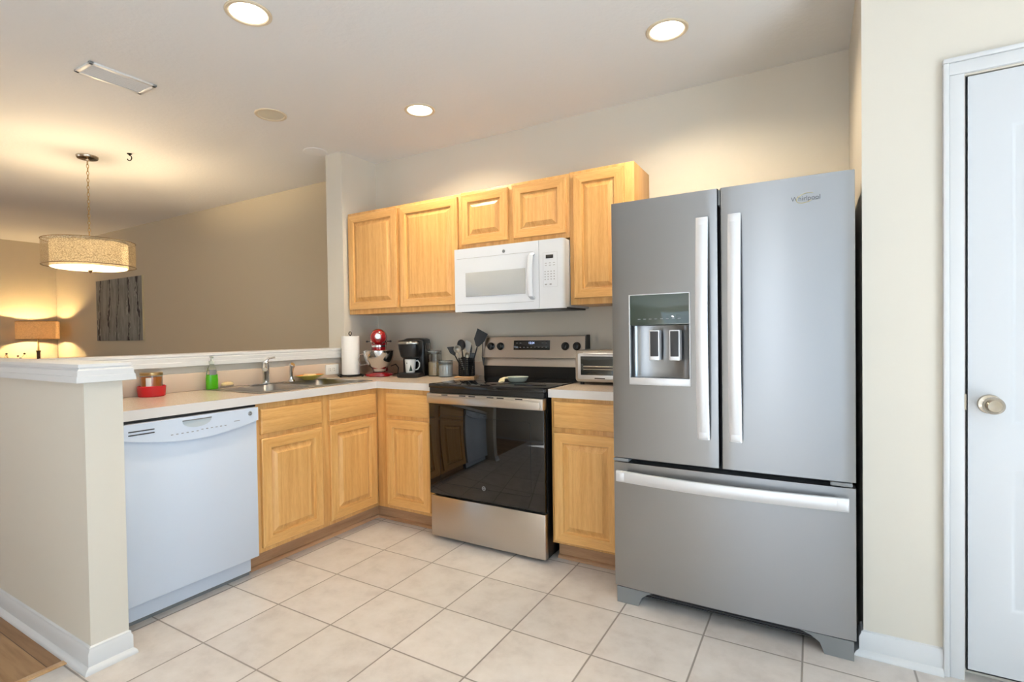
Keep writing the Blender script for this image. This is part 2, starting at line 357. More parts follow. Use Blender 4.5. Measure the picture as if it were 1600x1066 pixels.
bm = bm_(); box(bm, 2.405, 2.4125, -.768, -.764, .93, .985); link('strike_plate', bm, M['nickel'], dr)
wbox('wall_closet', 'dark closet interior behind the pantry door', [(2.409, 3.18, -.72, -.70, 0, 2.066)])
# glazed doors behind the camera
def slider(name, label, x0, x1, z1, axis, pos, n=2, z0=.0):
    bm = bm_(); t = .05
    def bb(a0, a1, c0, c1):
        if axis == 'x': box(bm, a0, a1, pos-.03, pos+.03, c0, c1)
        else: box(bm, pos-.03, pos+.03, a0, a1, c0, c1)
    bb(x0, x0+t, z0, z1); bb(x1-t, x1, z0, z1); bb(x0, x1, z1-t, z1); bb(x0, x1, z0, z0+t)
    for k in range(1, n): xm = x0+(x1-x0)*k/n; bb(xm-t/2, xm+t/2, z0, z1)
    return struct(name, bm, M['trim'], label)
slider('window_1', 'white framed sliding glass door in the rear wall', .9, 3.0, 2.15, 'x', YR-.05, 2)
slider('window_2', 'white framed glass door in the right wall', -4.6, -2.5, 2.15, 'y', XR+.05, 2)
slider('window_3', 'white framed living room window', -6.3, -4.1, 2.1, 'x', YR-.05, 2, .3)

# ------------------------------------------------------------------ ceiling things
def recessed(x, y, label, on, r=.093):
    t = thing('recessed_light', label, 'ceiling light', (x, y, H), 0, 'recessed ceiling lights')
    bm = bm_(); lathe(bm, [(r,0),(r,-.004),(r-.004,-.007),(r-.014,-.006),(r-.018,-.0015),(r-.018,0)], seg=48); link('trim_ring', bm, M['offring'], t)
    bm = bm_()
    if on: lathe(bm, [(r-.019,-.003),(r-.03,-.0045),(.001,-.006)], seg=48, c0=False); link('lens', bm, M['bulb'], t)
    else: lathe(bm, [(r-.018,-.0018),(.05,-.0012),(.001,-.001)], seg=48, c0=False); link('lens', bm, M['offlens'], t)
    if on:
        l = bpy.data.lights.new('downlight', 'SPOT'); l.energy = 40; l.color = (1.0, .82, .58); l.spot_size = 2.7; l.spot_blend = .6; l.shadow_soft_size = .07
        o = bpy.data.objects.new('downlight', l); C.objects.link(o); o.parent = t; o.location = (0, 0, -.03)
    return t
M['offring'] = mat('cream_trim_ring', (222, 206, 178), .4); M['offlens'] = mat('dull_lens', (224, 217, 196), .4)
recessed(-.078, -1.735, 'lit recessed ceiling light at the top, nearest the air vent', True)
recessed(1.398, -.65, 'lit recessed ceiling light above the fridge', True)
recessed(-.09, -.597, 'lit recessed ceiling light above the wall cabinets', True)
recessed(-.90, -1.042, 'unlit recessed ceiling light above the sink', False)
bm = bm_(); lathe(bm, [(.085,0),(.084,-.004),(.07,-.006),(.001,-.006)]); o = link('cover_plate', bm, M['ceiling']); o.location = (-1.2, -.456, H); tag(o, 'faint round painted cover plate on the ceiling beside the wall end', 'ceiling cover')
t = thing('air_vent', 'white rectangular louvred air vent on the ceiling', 'vent', (-1.165, -1.763, H))
bm = bm_(); w2, l2 = .0875, .155
for (x0,x1,y0,y1) in ((-w2,-w2+.022,-l2,l2),(w2-.022,w2,-l2,l2),(-w2,w2,-l2,-l2+.022),(-w2,w2,l2-.022,l2)): box(bm, x0, x1, y0, y1, -.010, 0, .003)
link('frame', bm, M['whiteplastic'], t)
bm = bm_(); box(bm, -w2+.02, w2-.02, -l2+.02, l2-.02, -.002, 0); link('duct_opening', bm, M['darkgrey'], t)
for k in range(6):
    x = -w2+.034+k*.0215; bm = bm_()
    rings(bm, [[(x-.0060, y, -.0085), (x-.0050, y, -.0095), (x+.0055, y, -.0050), (x+.0045, y, -.0040)] for y in (-l2+.02, l2-.02)]); link('louvre', bm, M['whiteplastic'], t)
bm = bm_(); lathe(bm, [(.001,0),(.016,0),(.016,-.004),(.006,-.01),(.004,-.014),(.001,-.014)], seg=20)
pts = [(.0,0,-.012)]+[(.017*math.sin(a)-0.0, 0, -.033+.019*math.cos(a)) for a in [PI*k/10 for k in range(0, 15)]]
tube(bm, pts, .0035, 8); o = link('ceiling_hook', bm, M['blackwire']); o.location = (-2.367, -1.172, H); o.rotation_euler = (0, 0, .5); tag(o, 'small black hook screwed into the ceiling beside the pendant', 'hook')

# pendant
PX, PY = -2.69, -1.31
t = thing('pendant_light', 'round double drum pendant light hanging on a chain', 'pendant light', (PX, PY, H))
bm = bm_(); lathe(bm, [(.07,0),(.07,-.008),(.064,-.018),(.05,-.022),(.012,-.024),(.010,-.034),(.001,-.034)]); link('canopy', bm, M['nickel'], t)
bm = bm_(); z = -.046; k = 0
while z > -.60:
    a = 'y' if k % 2 == 0 else 'x'
    n = 12; R1 = .0075
    L = [];
    for i in range(n):
        an = 2*PI*i/n; p, q = R1*math.cos(an), (R1*math.sin(an))*2.1
        L.append((p, 0, z+q) if a == 'y' else (0, p, z+q))
    for i in range(n): tube(bm, [L[i], L[(i+1) % n]], .0022, 5, caps=False)
    z -= .0265; k += 1
link('chain', bm, M['brass'], t)
zt, zb = 1.95-H, 1.765-H
bm = bm_(); lathe(bm, [(.284, zb), (.284, zt), (.2825, zt), (.2825, zb), (.284, zb)], seg=64, c0=False, c1=False); link('outer_shade', bm, M['shade_out'], t)
bm = bm_(); lathe(bm, [(.236, zb-.012), (.236, zt-.012), (.234, zt-.012), (.234, zb-.012), (.236, zb-.012)], seg=64, c0=False, c1=False); link('inner_shade', bm, M['shade_in'], t)
bm = bm_(); lathe(bm, [(.234, zb-.006), (.225, zb-.016), (.12, zb-.022), (.001, zb-.024)], seg=64, c0=False); link('diffuser', bm, M['diffuser'], t)
for zz in (zt, zb):
    bm = bm_(); torus(bm, (0,0,zz), .284, .0035, 'z', 64, 6)
    if zz == zt:
        for q in range(3): a = q*2*PI/3+.3; tube(bm, [(0,0,zz), (.284*math.cos(a), .284*math.sin(a), zz)], .003, 6)
        lathe(bm, [(.001, zz+.012),(.028, zz+.010),(.03, zz-.004),(.001, zz-.004)], seg=20)
    link('shade_rim', bm, M['nickel'], t)
bm = bm_(); lathe(bm, [(.001, zb-.05),(.008, zb-.046),(.012, zb-.036),(.02, zb-.03),(.02, zb-.022),(.001, zb-.022)], seg=20); link('finial', bm, M['nickel'], t)
def point(name, par, loc, e, col, r=.04):
    l = bpy.data.lights.new(name, 'POINT'); l.energy = e; l.color = col; l.shadow_soft_size = r
    o = bpy.data.objects.new(name, l); C.objects.link(o); o.parent = par; o.location = loc
point('pendant_bulb', t, (0, 0, 1.85-H), 34, (1.0, .76, .46))

t = thing('pendant_light', 'added unseen pendant in the dining area for a highlight on the fridge', 'pendant light', (1.66, -5.0, H))  # unseen lamp added behind the camera to make a streak on the fridge door
bm = bm_(); lathe(bm, [(.06,0),(.06,-.012),(.012,-.02),(.001,-.02)]); tube(bm, [(0,0,-.02),(0,0,-.93)], .004, 6); lathe(bm, [(.001,-.92),(.02,-.92),(.024,-.96),(.001,-.96)]); link('cord', bm, M['nickel'], t)
point('added_highlight_lamp', t, (0, 0, -1.0), 11, (.95, .97, 1.0), .035)

# ------------------------------------------------------------------ living room things
t = thing('side_table', 'small dark side table under the lamp behind the low wall', 'side table', (-7.05, -.33, 0))
bm = bm_(); box(bm, -.27, .27, -.33, .33, .71, .75, .005); link('table_top', bm, M['darkwood'], t)
for sx in (-1, 1):
    for sy in (-1, 1): bm = bm_(); tube(bm, [(sx*.23, sy*.29, 0), (sx*.23, sy*.29, .71)], .022, 8); link('leg', bm, M['darkwood'], t)
t = thing('table_lamp', 'glowing table lamp with wide linen drum shade near the far corner', 'lamp', (-7.1, -.22, .75))
bm = bm_(); lathe(bm, [(.09,0),(.09,.012),(.03,.025),(.018,.06),(.02,.30),(.028,.33),(.001,.33)]); link('base', bm, M['darkwood'], t)
bm = bm_(); lathe(bm, [(.012,.33),(.009,.40),(.013,.49),(.001,.50)]); tube(bm, [(-.228,0,.491),(.228,0,.491)], .004, 6); link('stem', bm, M['brass'], t)
bm = bm_(); lathe(bm, [(.23,.487),(.23,.723),(.228,.723),(.228,.487),(.23,.487)], seg=56, c0=False, c1=False); link('lamp_shade', bm, M['linen'], t)
for zz in (.723, .487): bm = bm_(); torus(bm, (0,0,zz), .2305, .003, 'z', 56, 6); link('shade_rim', bm, M['brass'], t)
point('lamp_bulb', t, (0, 0, .60), 28, (1.0, .68, .33), .035)
bm = bm_(); random.seed(7)
lathe(bm, [(.001,0),(.05,.005),(.09,.06),(.085,.06),(.045,.012),(.001,.012)])
o = None
t = thing('branch_arrangement', 'dried twigs with dark berries beside the table lamp', 'decoration', (-7.05, -.50, .75))
link('bowl', bm, M['darkwood'], t)
bm = bm_(); tips = []
for k in range(16):
    a = random.uniform(0, 2*PI); s = random.uniform(.05, .15); h = random.uniform(.2, .30)
    p = [(0,0,.03), (s*.4*math.cos(a), s*.4*math.sin(a), h*.6), (s*math.cos(a), s*math.sin(a), h), (s*1.2*math.cos(a), s*1.2*math.sin(a), h-.03)]
    tube(bm, p, [.004,.004,.003,.002], 5); tips.append(p[2])
link('twigs', bm, M['brass'], t)
for p in tips[:8]: bm = bm_(); lathe(bm, [(.001,-.013),(.011,-.007),(.013,0),(.011,.007),(.001,.013)], p, seg=10); link('berry', bm, M['darkwood'], t)
t = thing('sideboard', 'low dark sideboard against the living room wall, only its top edge showing', 'sideboard', (-5.55, -.10, 0))
bm = bm_(); box(bm, -.72, .72, -.20, .19, .955, .98, .004); link('top', bm, M['darkwood'], t)
bm = bm_(); box(bm, -.7, .7, -.18, .19, .1, .955, .004); link('body', bm, M['darkwood'], t)
for sx in (-1, 1): bm = bm_(); box(bm, sx*.66-.03, sx*.66+.03, -.16, .16, 0, .1); link('foot', bm, M['darkwood'], t)
# picture
def art():
    mt = mat('grey_birch_painting', (120,120,112), .8)
    tc = nd(mt, 'ShaderNodeTexCoord'); mp = nd(mt, 'ShaderNodeMapping'); mp.inputs['Scale'].default_value = (1,1,.35); lk(mt, tc.outputs['Object'], mp.inputs[0])
    wv = nd(mt, 'ShaderNodeTexWave', wave_type='BANDS', bands_direction='X'); wv.inputs['Scale'].default_value = 1.25; wv.inputs['Distortion'].default_value = 7.0; wv.inputs['Detail'].default_value = 5; wv.inputs['Detail Scale'].default_value = 1.6; wv.inputs['Detail Roughness'].default_value = .7; lk(mt, mp.outputs[0], wv.inputs[0])
    c = ramp(mt, wv.outputs[1], [(.0,(62,56,60)),(.025,(96,90,92)),(.06,(176,174,164)),(.16,(140,138,132)),(1,(158,156,148))])
    n = noise(mt, (6,6,1), 5, 5); c2 = ramp(mt, n, [(.3,(190,190,190)),(.55,(235,235,235)),(.75,(255,255,250))])
    mx = nd(mt, 'ShaderNodeMix', data_type='RGBA', blend_type='MULTIPLY'); mx.inputs[0].default_value = .9
    lk(mt, c, mx.inputs[6]); lk(mt, c2, mx.inputs[7]); lk(mt, mx.outputs[2], bsdf(mt).inputs['Base Color']); return mt
t = thing('wall_art', 'unframed grey canvas with dark vertical streaks on the living room wall', 'picture', (-5.53, .1, 1.59))
bm = bm_(); box(bm, -.595, .595, -.02, 0, -.39, .39, .003); link('canvas', bm, art(), t)
bm = bm_(); box(bm, .5955, .600, -.021, 0, -.392, .392); link('canvas_edge', bm, M['cream'], t)

# ------------------------------------------------------------------ cabinets
def raised_door(w_, h_, t_=.019):
    bm = bm_(); s = .052
    seq = [(0,0),(0,-t_+.004),(.004,-t_),(s,-t_),(s+.004,-t_+.011),(s+.010,-t_+.012),(s+.034,-t_+.0015),(s+.036,-t_)]
    L = [[bm.verts.new(p) for p in ((i,y,i),(w_-i,y,i),(w_-i,y,h_-i),(i,y,h_-i))] for i, y in seq]
    for n_, (a, b_) in enumerate(zip(L, L[1:])):
        for k in range(4):
            f = bm.faces.new((a[k], a[(k+1)%4], b_[(k+1)%4], b_[k])); f.material_index = 1 if k in (0, 2) and n_ < 4 else 0
    bm.faces.new(L[0]); bm.faces.new(L[-1]); return bm
def drawer_front(w_, h_, t_=.019):
    bm = bm_(); seq = [(0,0),(0,-t_+.006),(.004,-t_+.002),(.010,-t_)]
    rings(bm, [[(i,y,i),(w_-i,y,i),(w_-i,y,h_-i),(i,y,h_-i)] for i, y in seq]); return bm
def put_door(par, x0, x1, z0, z1, y, name='door'):
    o = link(name, raised_door(x1-x0, z1-z0), [M['wood_v'], M['wood_h']], par, True, 20); o.location = (x0, y, z0); return o
def put_drawer(par, x0, x1, z0, z1, y, name='drawer'):
    o = link(name, drawer_front(x1-x0, z1-z0), M['wood_h'], par, True, 20); o.location = (x0, y, z0); return o
def wallcab(label, x0, x1, z0, z1, doors, fr=-.305):
    t = thing('wall_cabinet', label, 'cabinet', (x0, 0, z0), 0, 'maple wall cabinets'); w_ = x1-x0
    bm = bm_(); box(bm, 0, w_, fr, -.001, 0, z1-z0, .0015)
    link('body', bm, M['wood_v'], t)
    for a, c, d, e in doors: put_door(t, a-x0, c-x0, d-z0, e-z0, fr-.0005)
    return t
wallcab('tall maple wall cabinet left of the microwave with two doors', -1.035, -.003, 1.375, 2.128, [(-1.02,-.545,1.41,2.108), (-.515,-.02,1.41,2.108)])
wallcab('short maple wall cabinet with two small doors above the microwave', -.002, .761, 1.765, 2.132, [(.012,.357,1.792,2.112), (.397,.745,1.792,2.112)])
wallcab('maple wall cabinet right of the microwave beside the fridge top', .762, 1.138, 1.375, 2.136, [(.79,1.085,1.41,2.116)])
def base_body(t, w_, d, toe=True, z0=.105, z1=.876, tside=(0,0), left=True, right=True):
    bm = bm_(); box(bm, 0, w_, -d, -d+.02, z0, z1, .001)
    if left: box(bm, 0, .018, -d+.02, -.002, z0, z1)
    if right: box(bm, w_-.018, w_, -d+.02, -.002, z0, z1)
    box(bm, .018, w_-.018, -d+.02, -.002, z0, z0+.018)
    link('body', bm, M['wood_v'], t)
    if toe:
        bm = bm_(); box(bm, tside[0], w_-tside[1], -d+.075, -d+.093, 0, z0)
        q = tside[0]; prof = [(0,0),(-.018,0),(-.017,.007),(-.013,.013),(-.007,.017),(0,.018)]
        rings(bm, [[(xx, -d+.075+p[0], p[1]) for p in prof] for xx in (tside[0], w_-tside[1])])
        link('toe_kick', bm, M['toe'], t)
# sink run faces +x : local x -> world y, local -y -> world +x
t = thing('base_cabinet', 'maple sink base cabinet with two doors under the sink', 'cabinet', (-1.04, -1.482, 0), PI/2, 'maple base cabinets')
base_body(t, .872, .564, left=True, right=False, tside=(0, -.075))
put_drawer(t, .026, .412, .716, .845, -.5645, 'false_drawer_front'); put_drawer(t, .470, .845, .716, .845, -.5645, 'false_drawer_front')
put_door(t, .026, .412, .130, .692, -.5645); put_door(t, .470, .845, .130, .692, -.5645)
t = thing('base_cabinet', 'narrow maple corner base cabinet left of the range with one drawer', 'cabinet', (-.476, 0, 0), 0, 'maple base cabinets')
base_body(t, .470, .61, left=False, right=True, tside=(-.075, 0))
put_drawer(t, .092, .442, .706, .848, -.6105); put_door(t, .092, .442, .128, .682, -.6105)
t = thing('base_cabinet', 'maple base cabinet between the range and the fridge', 'cabinet', (.775, 0, 0), 0, 'maple base cabinets')
base_body(t, .385, .61)
put_drawer(t, .016, .369, .720, .856, -.6105); put_door(t, .016, .369, .120, .694, -.6105)

# ------------------------------------------------------------------ countertops
def grid_slab(bm, xs, ys, mask, z0, z1, side=1):
    V = {}
    def v(i, j, z): 
        k = (i, j, z)
        if k not in V: V[k] = bm.verts.new((xs[i], ys[j], z))
        return V[k]
    nx, ny = len(xs)-1, len(ys)-1; on = lambda i, j: 0 <= i < nx and 0 <= j < ny and mask(i, j)
    for i in range(nx):
        for j in range(ny):
            if not on(i, j): continue
            for z in (z0, z1): bm.faces.new((v(i,j,z), v(i+1,j,z), v(i+1,j+1,z), v(i,j+1,z)))
            for (di, dj, a, c) in ((-1,0,(i,j),(i,j+1)), (1,0,(i+1,j),(i+1,j+1)), (0,-1,(i,j),(i+1,j)), (0,1,(i,j+1),(i+1,j+1))):
                if not on(i+di, j+dj):
                    f = bm.faces.new((v(*a, z0), v(*c, z0), v(*c, z1), v(*a, z1))); f.material_index = side
ZC = .92
t = thing('countertop', 'L-shaped beige laminate countertop holding the sink', 'countertop', (0, 0, 0), 0, 'laminate countertops')
bm = bm_(); xs = [-1.038, -.985, -.535, -.451, -.003]; ys = [-2.138, -1.405, -.645, -.635, -.002]
grid_slab(bm, xs, ys, lambda i, j: not (i == 1 and j == 1) and not (i == 3 and j < 3), .877, ZC)
link('slab', bm, [M['laminate'], M['lam_edge']], t, False)
bm = bm_(); box(bm, -1.0385, -1.022, -2.138, -.003, ZC+.0005, 1.02, .002); tag(link('backsplash', bm, M['splash']), 'long beige backsplash strip behind the sink', 'backsplash', 'beige backsplash strips')
bm = bm_(); box(bm, -1.0215, -.003, -.018, -.0005, ZC+.0005, 1.02, .002); tag(link('backsplash', bm, M['splash']), 'beige backsplash strip behind the mixer and coffee maker', 'backsplash', 'beige backsplash strips')
t = thing('countertop', 'short beige laminate countertop between range and fridge', 'countertop', (0, 0, 0), 0, 'laminate countertops')
bm = bm_(); grid_slab(bm, [.768, 1.165], [-.635, -.002], lambda i, j: True, .877, ZC); link('slab', bm, [M['laminate'], M['lam_edge']], t, False)
bm = bm_(); box(bm, .768, 1.165, -.018, -.0005, ZC+.0005, 1.02, .002); tag(link('backsplash', bm, M['splash']), 'short beige backsplash strip behind the toaster oven', 'backsplash', 'beige backsplash strips')

# sink
t = thing('sink', 'double bowl stainless steel drop-in sink', 'sink', (-.76, -1.025, ZC))
bm = bm_(); xs = [-.252, -.195, .205, .252]; ys = [-.41, -.375, -.02, .02, .375, .41]
grid_slab(bm, xs, ys, lambda i, j: not (i == 1 and j in (1, 3)), .0005, .004, 0); link('rim', bm, M['sinksteel'], t)
for cy in (-.1975, .1975):
    bm = bm_(); W_, H_ = .40, .355; cx = .005
    seq = [(W_+.012, H_+.012, .01, .0046), (W_-.004, H_-.004, .05, .0042), (W_-.012, H_-.012, .055, -.006), (W_-.035, H_-.035, .06, -.13), (W_-.08, H_-.08, .07, -.15), (.10, .10, .049, -.155), (.08, .08, .039, -.162)]
    rings(bm, [[(p[0], p[1], z) for p in rrect(cx, cy, a, c, r, 6)] for a, c, r, z in seq], False, True)
    link('bowl', bm, M['sinksteel'], t)
# faucet
t = thing('faucet', 'chrome single lever kitchen faucet behind the sink', 'faucet', (-.965, -1.07, ZC+.004))
bm = bm_(); lathe(bm, [(.001,0),(.028,0),(.028,.006),(.021,.012),(.019,.06),(.021,.065),(.022,.11),(.019,.125),(.001,.13)], seg=28)
box(bm, -.025, .025, -.11, .11, 0, .005, .002)
link('body', bm, M['chrome'], t)
dx, dy = .80, -.60
bm = bm_(); tube(bm, [(dx*q, dy*q, z) for q, z in ((0,.075),(.025,.10),(.055,.118),(.09,.124),(.125,.116),(.145,.098))], [.013,.013,.012,.012,.013,.015], 14); link('spout', bm, M['chrome'], t)
bm = bm_(); tube(bm, [(0,0,.12),(.004,.004,.140),(.014,.010,.158),(.040,.026,.163),(.050,.032,.163)], [.016,.012,.007,.006,.006], 12); lathe(bm, [(.019,.118),(.018,.135),(.010,.146),(.001,.148)], seg=20); link('lever', bm, M['chrome'], t)
t = thing('sink_sprayer', 'small chrome side sprayer right of the faucet', 'sprayer', (-.965, -.885, ZC+.004))
bm = bm_(); lathe(bm, [(.001,0),(.024,0),(.022,.008),(.015,.014),(.013,.03),(.001,.03)], seg=24); link('collar', bm, M['chrome'], t)
bm = bm_(); tube(bm, [(0,0,.028),(0,0,.06),(.003,0,.085),(.010,0,.105),(.018,0,.112)], [.010,.013,.016,.020,.015], 14); link('spray_head', bm, M['chrome'], t)

# ------------------------------------------------------------------ dishwasher
t = thing('dishwasher', 'white built-in dishwasher at the end of the sink run', 'dishwasher', (-1.03, -2.094, 0), PI/2)
W = .603; D = .572
bm = bm_(); box(bm, .004, W-.004, -D+.03, -.01, .10, .868); link('tub', bm, M['darkgrey'], t)
bm = bm_(); box(bm, 0, W, -D-.012, -D+.03, .108, .80, .004); link('door', bm, M['dw_sky'], t)
bm = bm_(); n = 24; top = [(W, .864), (0, .864)]; bot = [(W*k/n, .795-.045*math.sin(PI*k/n)**1.0) for k in range(n+1)]
bot = [(0, .80-.0)] + [(W*k/n, .800-.040*math.sin(PI*k/n)) for k in range(1, n)] + [(W, .80)]
hp = (W*.42, .828)
prism(bm, top[::-1][:0] + bot + [(W, .864), (0, .864)], -D-.026, -D+.02)
cp = link('control_panel', bm, M['dw_sky'], t)
bm = bm_(); pw, ph = .13, .030; pz = .838; px = .30
poly = [(px-pw/2, pz+.010), (px+pw/2, pz+.010)] + [(px+pw/2*math.cos(a)*(1 if 1 else 0), pz+.006-ph*math.sin(a)) for a in [PI*k/12 for k in range(1, 12)]]
prism(bm, poly, -D-.0272, -D-.0262); lp = link('handle_pocket', bm, mat('pocket_shade_plastic', (190,200,205), .3), cp)
bm = bm_(); prism(bm, [(px-pw/2, pz+.0085), (px+pw/2, pz+.0085), (px+pw/2, pz+.0125), (px-pw/2, pz+.0125)], -D-.0300, -D-.0262); link('pocket_lip', bm, M['midgrey'], cp)
for k in range(2): bm = bm_(); rbox(bm, .07, .833-k*.014, .10, .005, -D-.0275, -D-.026, .002, .0005); link('vent_slot', bm, M['darkgrey'], cp)
for k in range(12): bm = bm_(); rbox(bm, .19+k*.022, .795+(.004 if k > 5 else 0), .010, .004, -D-.0268, -D-.026, .0015, .0003); link('button_mark', bm, M['greyprint'], cp)
bm = bm_(); rbox(bm, .49, .812, .03, .003, -D-.0266, -D-.026, .001, .0002); link('button_mark', bm, M['greyprint'], cp)
def ge_logo(par, x, y, z, r=.011, ring=None, disc=None, rot=None):
    lg = bm_(); lathe(lg, [(r, 0), (r, -.0012), (r-.001, -.0018), (.001, -.0018)], (x, y, z), 'y', 28); o = link('logo', lg, disc or M['midgrey'], par)
    bm = bm_(); torus(bm, (x, y-.002, z), r*.86, r*.07, 'y', 28, 6); link('logo_ring', bm, ring or M['bright'], o)
    text('logo_letters', 'GE', r*1.05, (x, y-.0022, z), o, ring or M['bright'])
    return o
ge_logo(cp, W-.043, -D-.026, .838)
bm = bm_(); box(bm, .0, W-.01, -D+.045, -D+.06, .022, .096, .003); link('toe_panel', bm, M['dw_sky'], t)
bm = bm_(); box(bm, .0, W-.01, -D+.062, -D+.075, .0, .10); link('toe_base', bm, M['midgrey'], t)
bm = bm_(); box(bm, 0, W, -D-.005, -D+.02, .866, .875); link('top_gap', bm, M['black'], t)

# ------------------------------------------------------------------ range
t = thing('electric_range', 'freestanding stainless and black electric range', 'range', (.002, 0, 0))
W = .758
bm = bm_(); box(bm, .004, W-.004, -.63, -.02, .02, .90, .002); link('body', bm, M['black'], t)
bm = bm_(); box(bm, 0, W, -.672, -.055, .902, .926, .004); ck = link('cooktop', bm, M['cooktop'], t)
bm = bm_(); box(bm, .003, W-.003, -.668, -.655, .872, .9025, .003); link('cooktop_front', bm, M['black'], t)
M['burner'] = mat('burner_print', (48,48,50), .1)
for (x, y, r) in ((.19,-.47,.11),(.57,-.47,.09),(.19,-.20,.08),(.57,-.20,.1)):
    bm = bm_(); lathe(bm, [(r,.9262),(r,.9264),(r-.002,.9264),(r-.002,.9262)], (x,y,0), c0=False, c1=False, seg=48); link('burner_ring', bm, M['burner'], ck)
bm = bm_(); box(bm, .0, W, -.672, -.645, .275, .862, .004); dr_ = link('oven_door', bm, M['glassblack'], t)
bm = bm_(); box(bm, -.002, W+.002, -.69, -.640, .812, .872, .004); vt = link('door_handle', bm, M['steel_warm'], dr_)
bm = bm_(); box(bm, .01, W-.01, -.705, -.688, .818, .858, .005); link('handle_grip', bm, M['steel_warm'], dr_)
for x in (.13, .255, .32, .44, .505, .62): bm = bm_(); box(bm, x-.022, x+.022, -.6905, -.689, .862, .868); link('vent_slot', bm, M['black'], vt)
bm = bm_(); rings(bm, [[(p[0], -.6725, p[1]) for p in rrect(W/2, .545, .6, .40, .02)], [(p[0], -.6722, p[1]) for p in rrect(W/2, .545, .596, .396, .018)]], False, False)
link('window_border', bm, mat('window_border_print', (22,22,24), .1), dr_)
ge_logo(dr_, W/2+.001, -.672, .352, .013, M['greyprint'], M['darkgrey'])
bm = bm_(); box(bm, .002, W-.002, -.668, -.63, .022, .262, .005); link('storage_drawer', bm, M['steel_warm'], t)
for x in (.05, W-.05):
    for y in (-.60, -.08): bm = bm_(); lathe(bm, [(.018,0),(.018,.012),(.010,.014),(.010,.024)], (x, y, 0), seg=16); link('foot', bm, M['black'], t)
bm = bm_(); prof = [(-.062,.926),(-.062,.998),(-.002,.998),(-.002,.926)]; rings(bm, [[(x, p[0], p[1]) for p in prof] for x in (.002, W-.002)]); link('riser', bm, M['black'], t)
bm = bm_(); prof = [(-.072,.998),(-.072,1.004),(-.056,1.050),(-.085,1.056),(-.070,1.192),(-.060,1.198),(-.002,1.198),(-.002,.998)]; rings(bm, [[(x, p[0], p[1]) for p in prof] for x in (.004, W-.004)]); bk = link('backguard', bm, M['steel_warm'], t, True, 20)
for x0, x1 in ((0, .005), (W-.005, W)): bm = bm_(); rings(bm, [[(x, p[0], p[1]) for p in [(-.073,.998),(-.086,1.056),(-.071,1.196),(-.060,1.201),(-.002,1.201),(-.002,.998)]] for x in (x0, x1)]); link('end_cap', bm, M['darkgrey'], bk)
sl = math.atan2(.015, .136)       # backguard face slope
def on_face(o, x, z): o.location = (x, -.085+(z-1.056)*.11-.0005, z); o.rotation_euler = (-sl, 0, 0)
for x in (.072, .148, .622, .700):
    bm = bm_(); lathe(bm, [(.026,0),(.026,-.006),(.021,-.010),(.019,-.022),(.015,-.025),(.001,-.025)], axis='y', seg=28); box(bm, -.0045, .0045, -.031, -.02, -.016, .018, .002)
    o = link('knob', bm, M['black'], bk); on_face(o, x, 1.130)
bm = bm_(); rbox(bm, 0, 0, .265, .062, -.003, 0, .003, .001); dp = link('display_panel', bm, M['glassblack'], bk); on_face(dp, .382, 1.137)
text('clock_digits', '12:24', .020, (0, -.0034, .014), dp, M['digits'])
for k in range(9): 
    bm = bm_(); rbox(bm, -.108+k*.027, -.014, .012, .004, -.0036, -.003, .001, .0002); link('button_mark', bm, M['greyprint'], dp)
for k in (0,1,7,8):
    bm = bm_(); rbox(bm, -.108+k*.027, .014, .012, .004, -.0036, -.003, .001, .0002); link('button_mark', bm, M['greyprint'], dp)
# ------------------------------------------------------------------ microwave
t = thing('microwave', 'white over-the-range microwave under the short cabinet', 'microwave', (.002, 0, 1.354))
W, Hh = .757, .398
bm = bm_(); box(bm, .004, W-.004, -.355, -.003, .010, Hh, .003); link('body', bm, M['white'], t)
def rnd_front(bm, x0, x1, z0, z1, y0, y1, rl=.003, rr=.003):
    n = 6; pts = [(x0, y1)]
    pts += [(x0+rl-rl*math.cos(a), y0+rl-rl*math.sin(a)) for a in [PI/2*k/n for k in range(n+1)]]
    pts += [(x1-rr+rr*math.sin(a), y0+rr-rr*math.cos(a)) for a in [PI/2*k/n for k in range(n+1)]] + [(x1, y1)]
    rings(bm, [[(p[0], p[1], z) for p in pts] for z in (z0, z1)])
bm = bm_(); rnd_front(bm, 0, .600, .002, Hh, -.392, -.356, .004, .001); md = link('door', bm, M['white'], t)
bm = bm_(); rnd_front(bm, .602, W, .002, Hh, -.392, -.356, .001, .022); mc = link('control_panel', bm, M['white'], t)
bm = bm_(); rbox(bm, .299, .170, .425, .150, -.3945, -.392, .002, .001); link('window', bm, M['mwglass'], md)
for z in (.335, .045): bm = bm_(); box(bm, .02, .565, -.3930, -.3918, z, z+.0016); link('groove', bm, M['greyprint'], md)
ge_logo(md, .366, -.392, .357, .010, M['greyprint'], M['midgrey'])
bm = bm_(); tube(bm, [(.559,-.39,.065),(.559,-.418,.078),(.559,-.428,.13),(.559,-.430,.19),(.559,-.428,.26),(.559,-.418,.31),(.559,-.39,.322)], .0115, 14, flat=(1.5,.8)); link('handle', bm, M['white'], md)
bm = bm_(); rbox(bm, .669, .299, .046, .020, -.3935, -.392, .001, .0004); link('display', bm, M['black'], mc)
btn = [(.645+k*.026, z, .012, .003) for z in (.262, .249) for k in range(3)] + [(.640+k*.019, .214-q*.015, .008, .005) for q in range(4) for k in range(4)] + [(.644+k*.03, .140, .013, .007) for k in range(2)]
for x, z, a, c in btn: bm = bm_(); rbox(bm, x, z, a, c, -.3926, -.392, .001, .0002); link('button', bm, M['greyprint'], mc)
for (x0,x1,z0,z1) in ((.628,.718,.1255,.1262),(.628,.718,.3225,.3232),(.6280,.6286,.1255,.3232),(.7176,.7182,.1255,.3232)):
    bm = bm_(); box(bm, x0, x1, -.3925, -.3919, z0, z1); link('panel_outline', bm, M['greyprint'], mc)
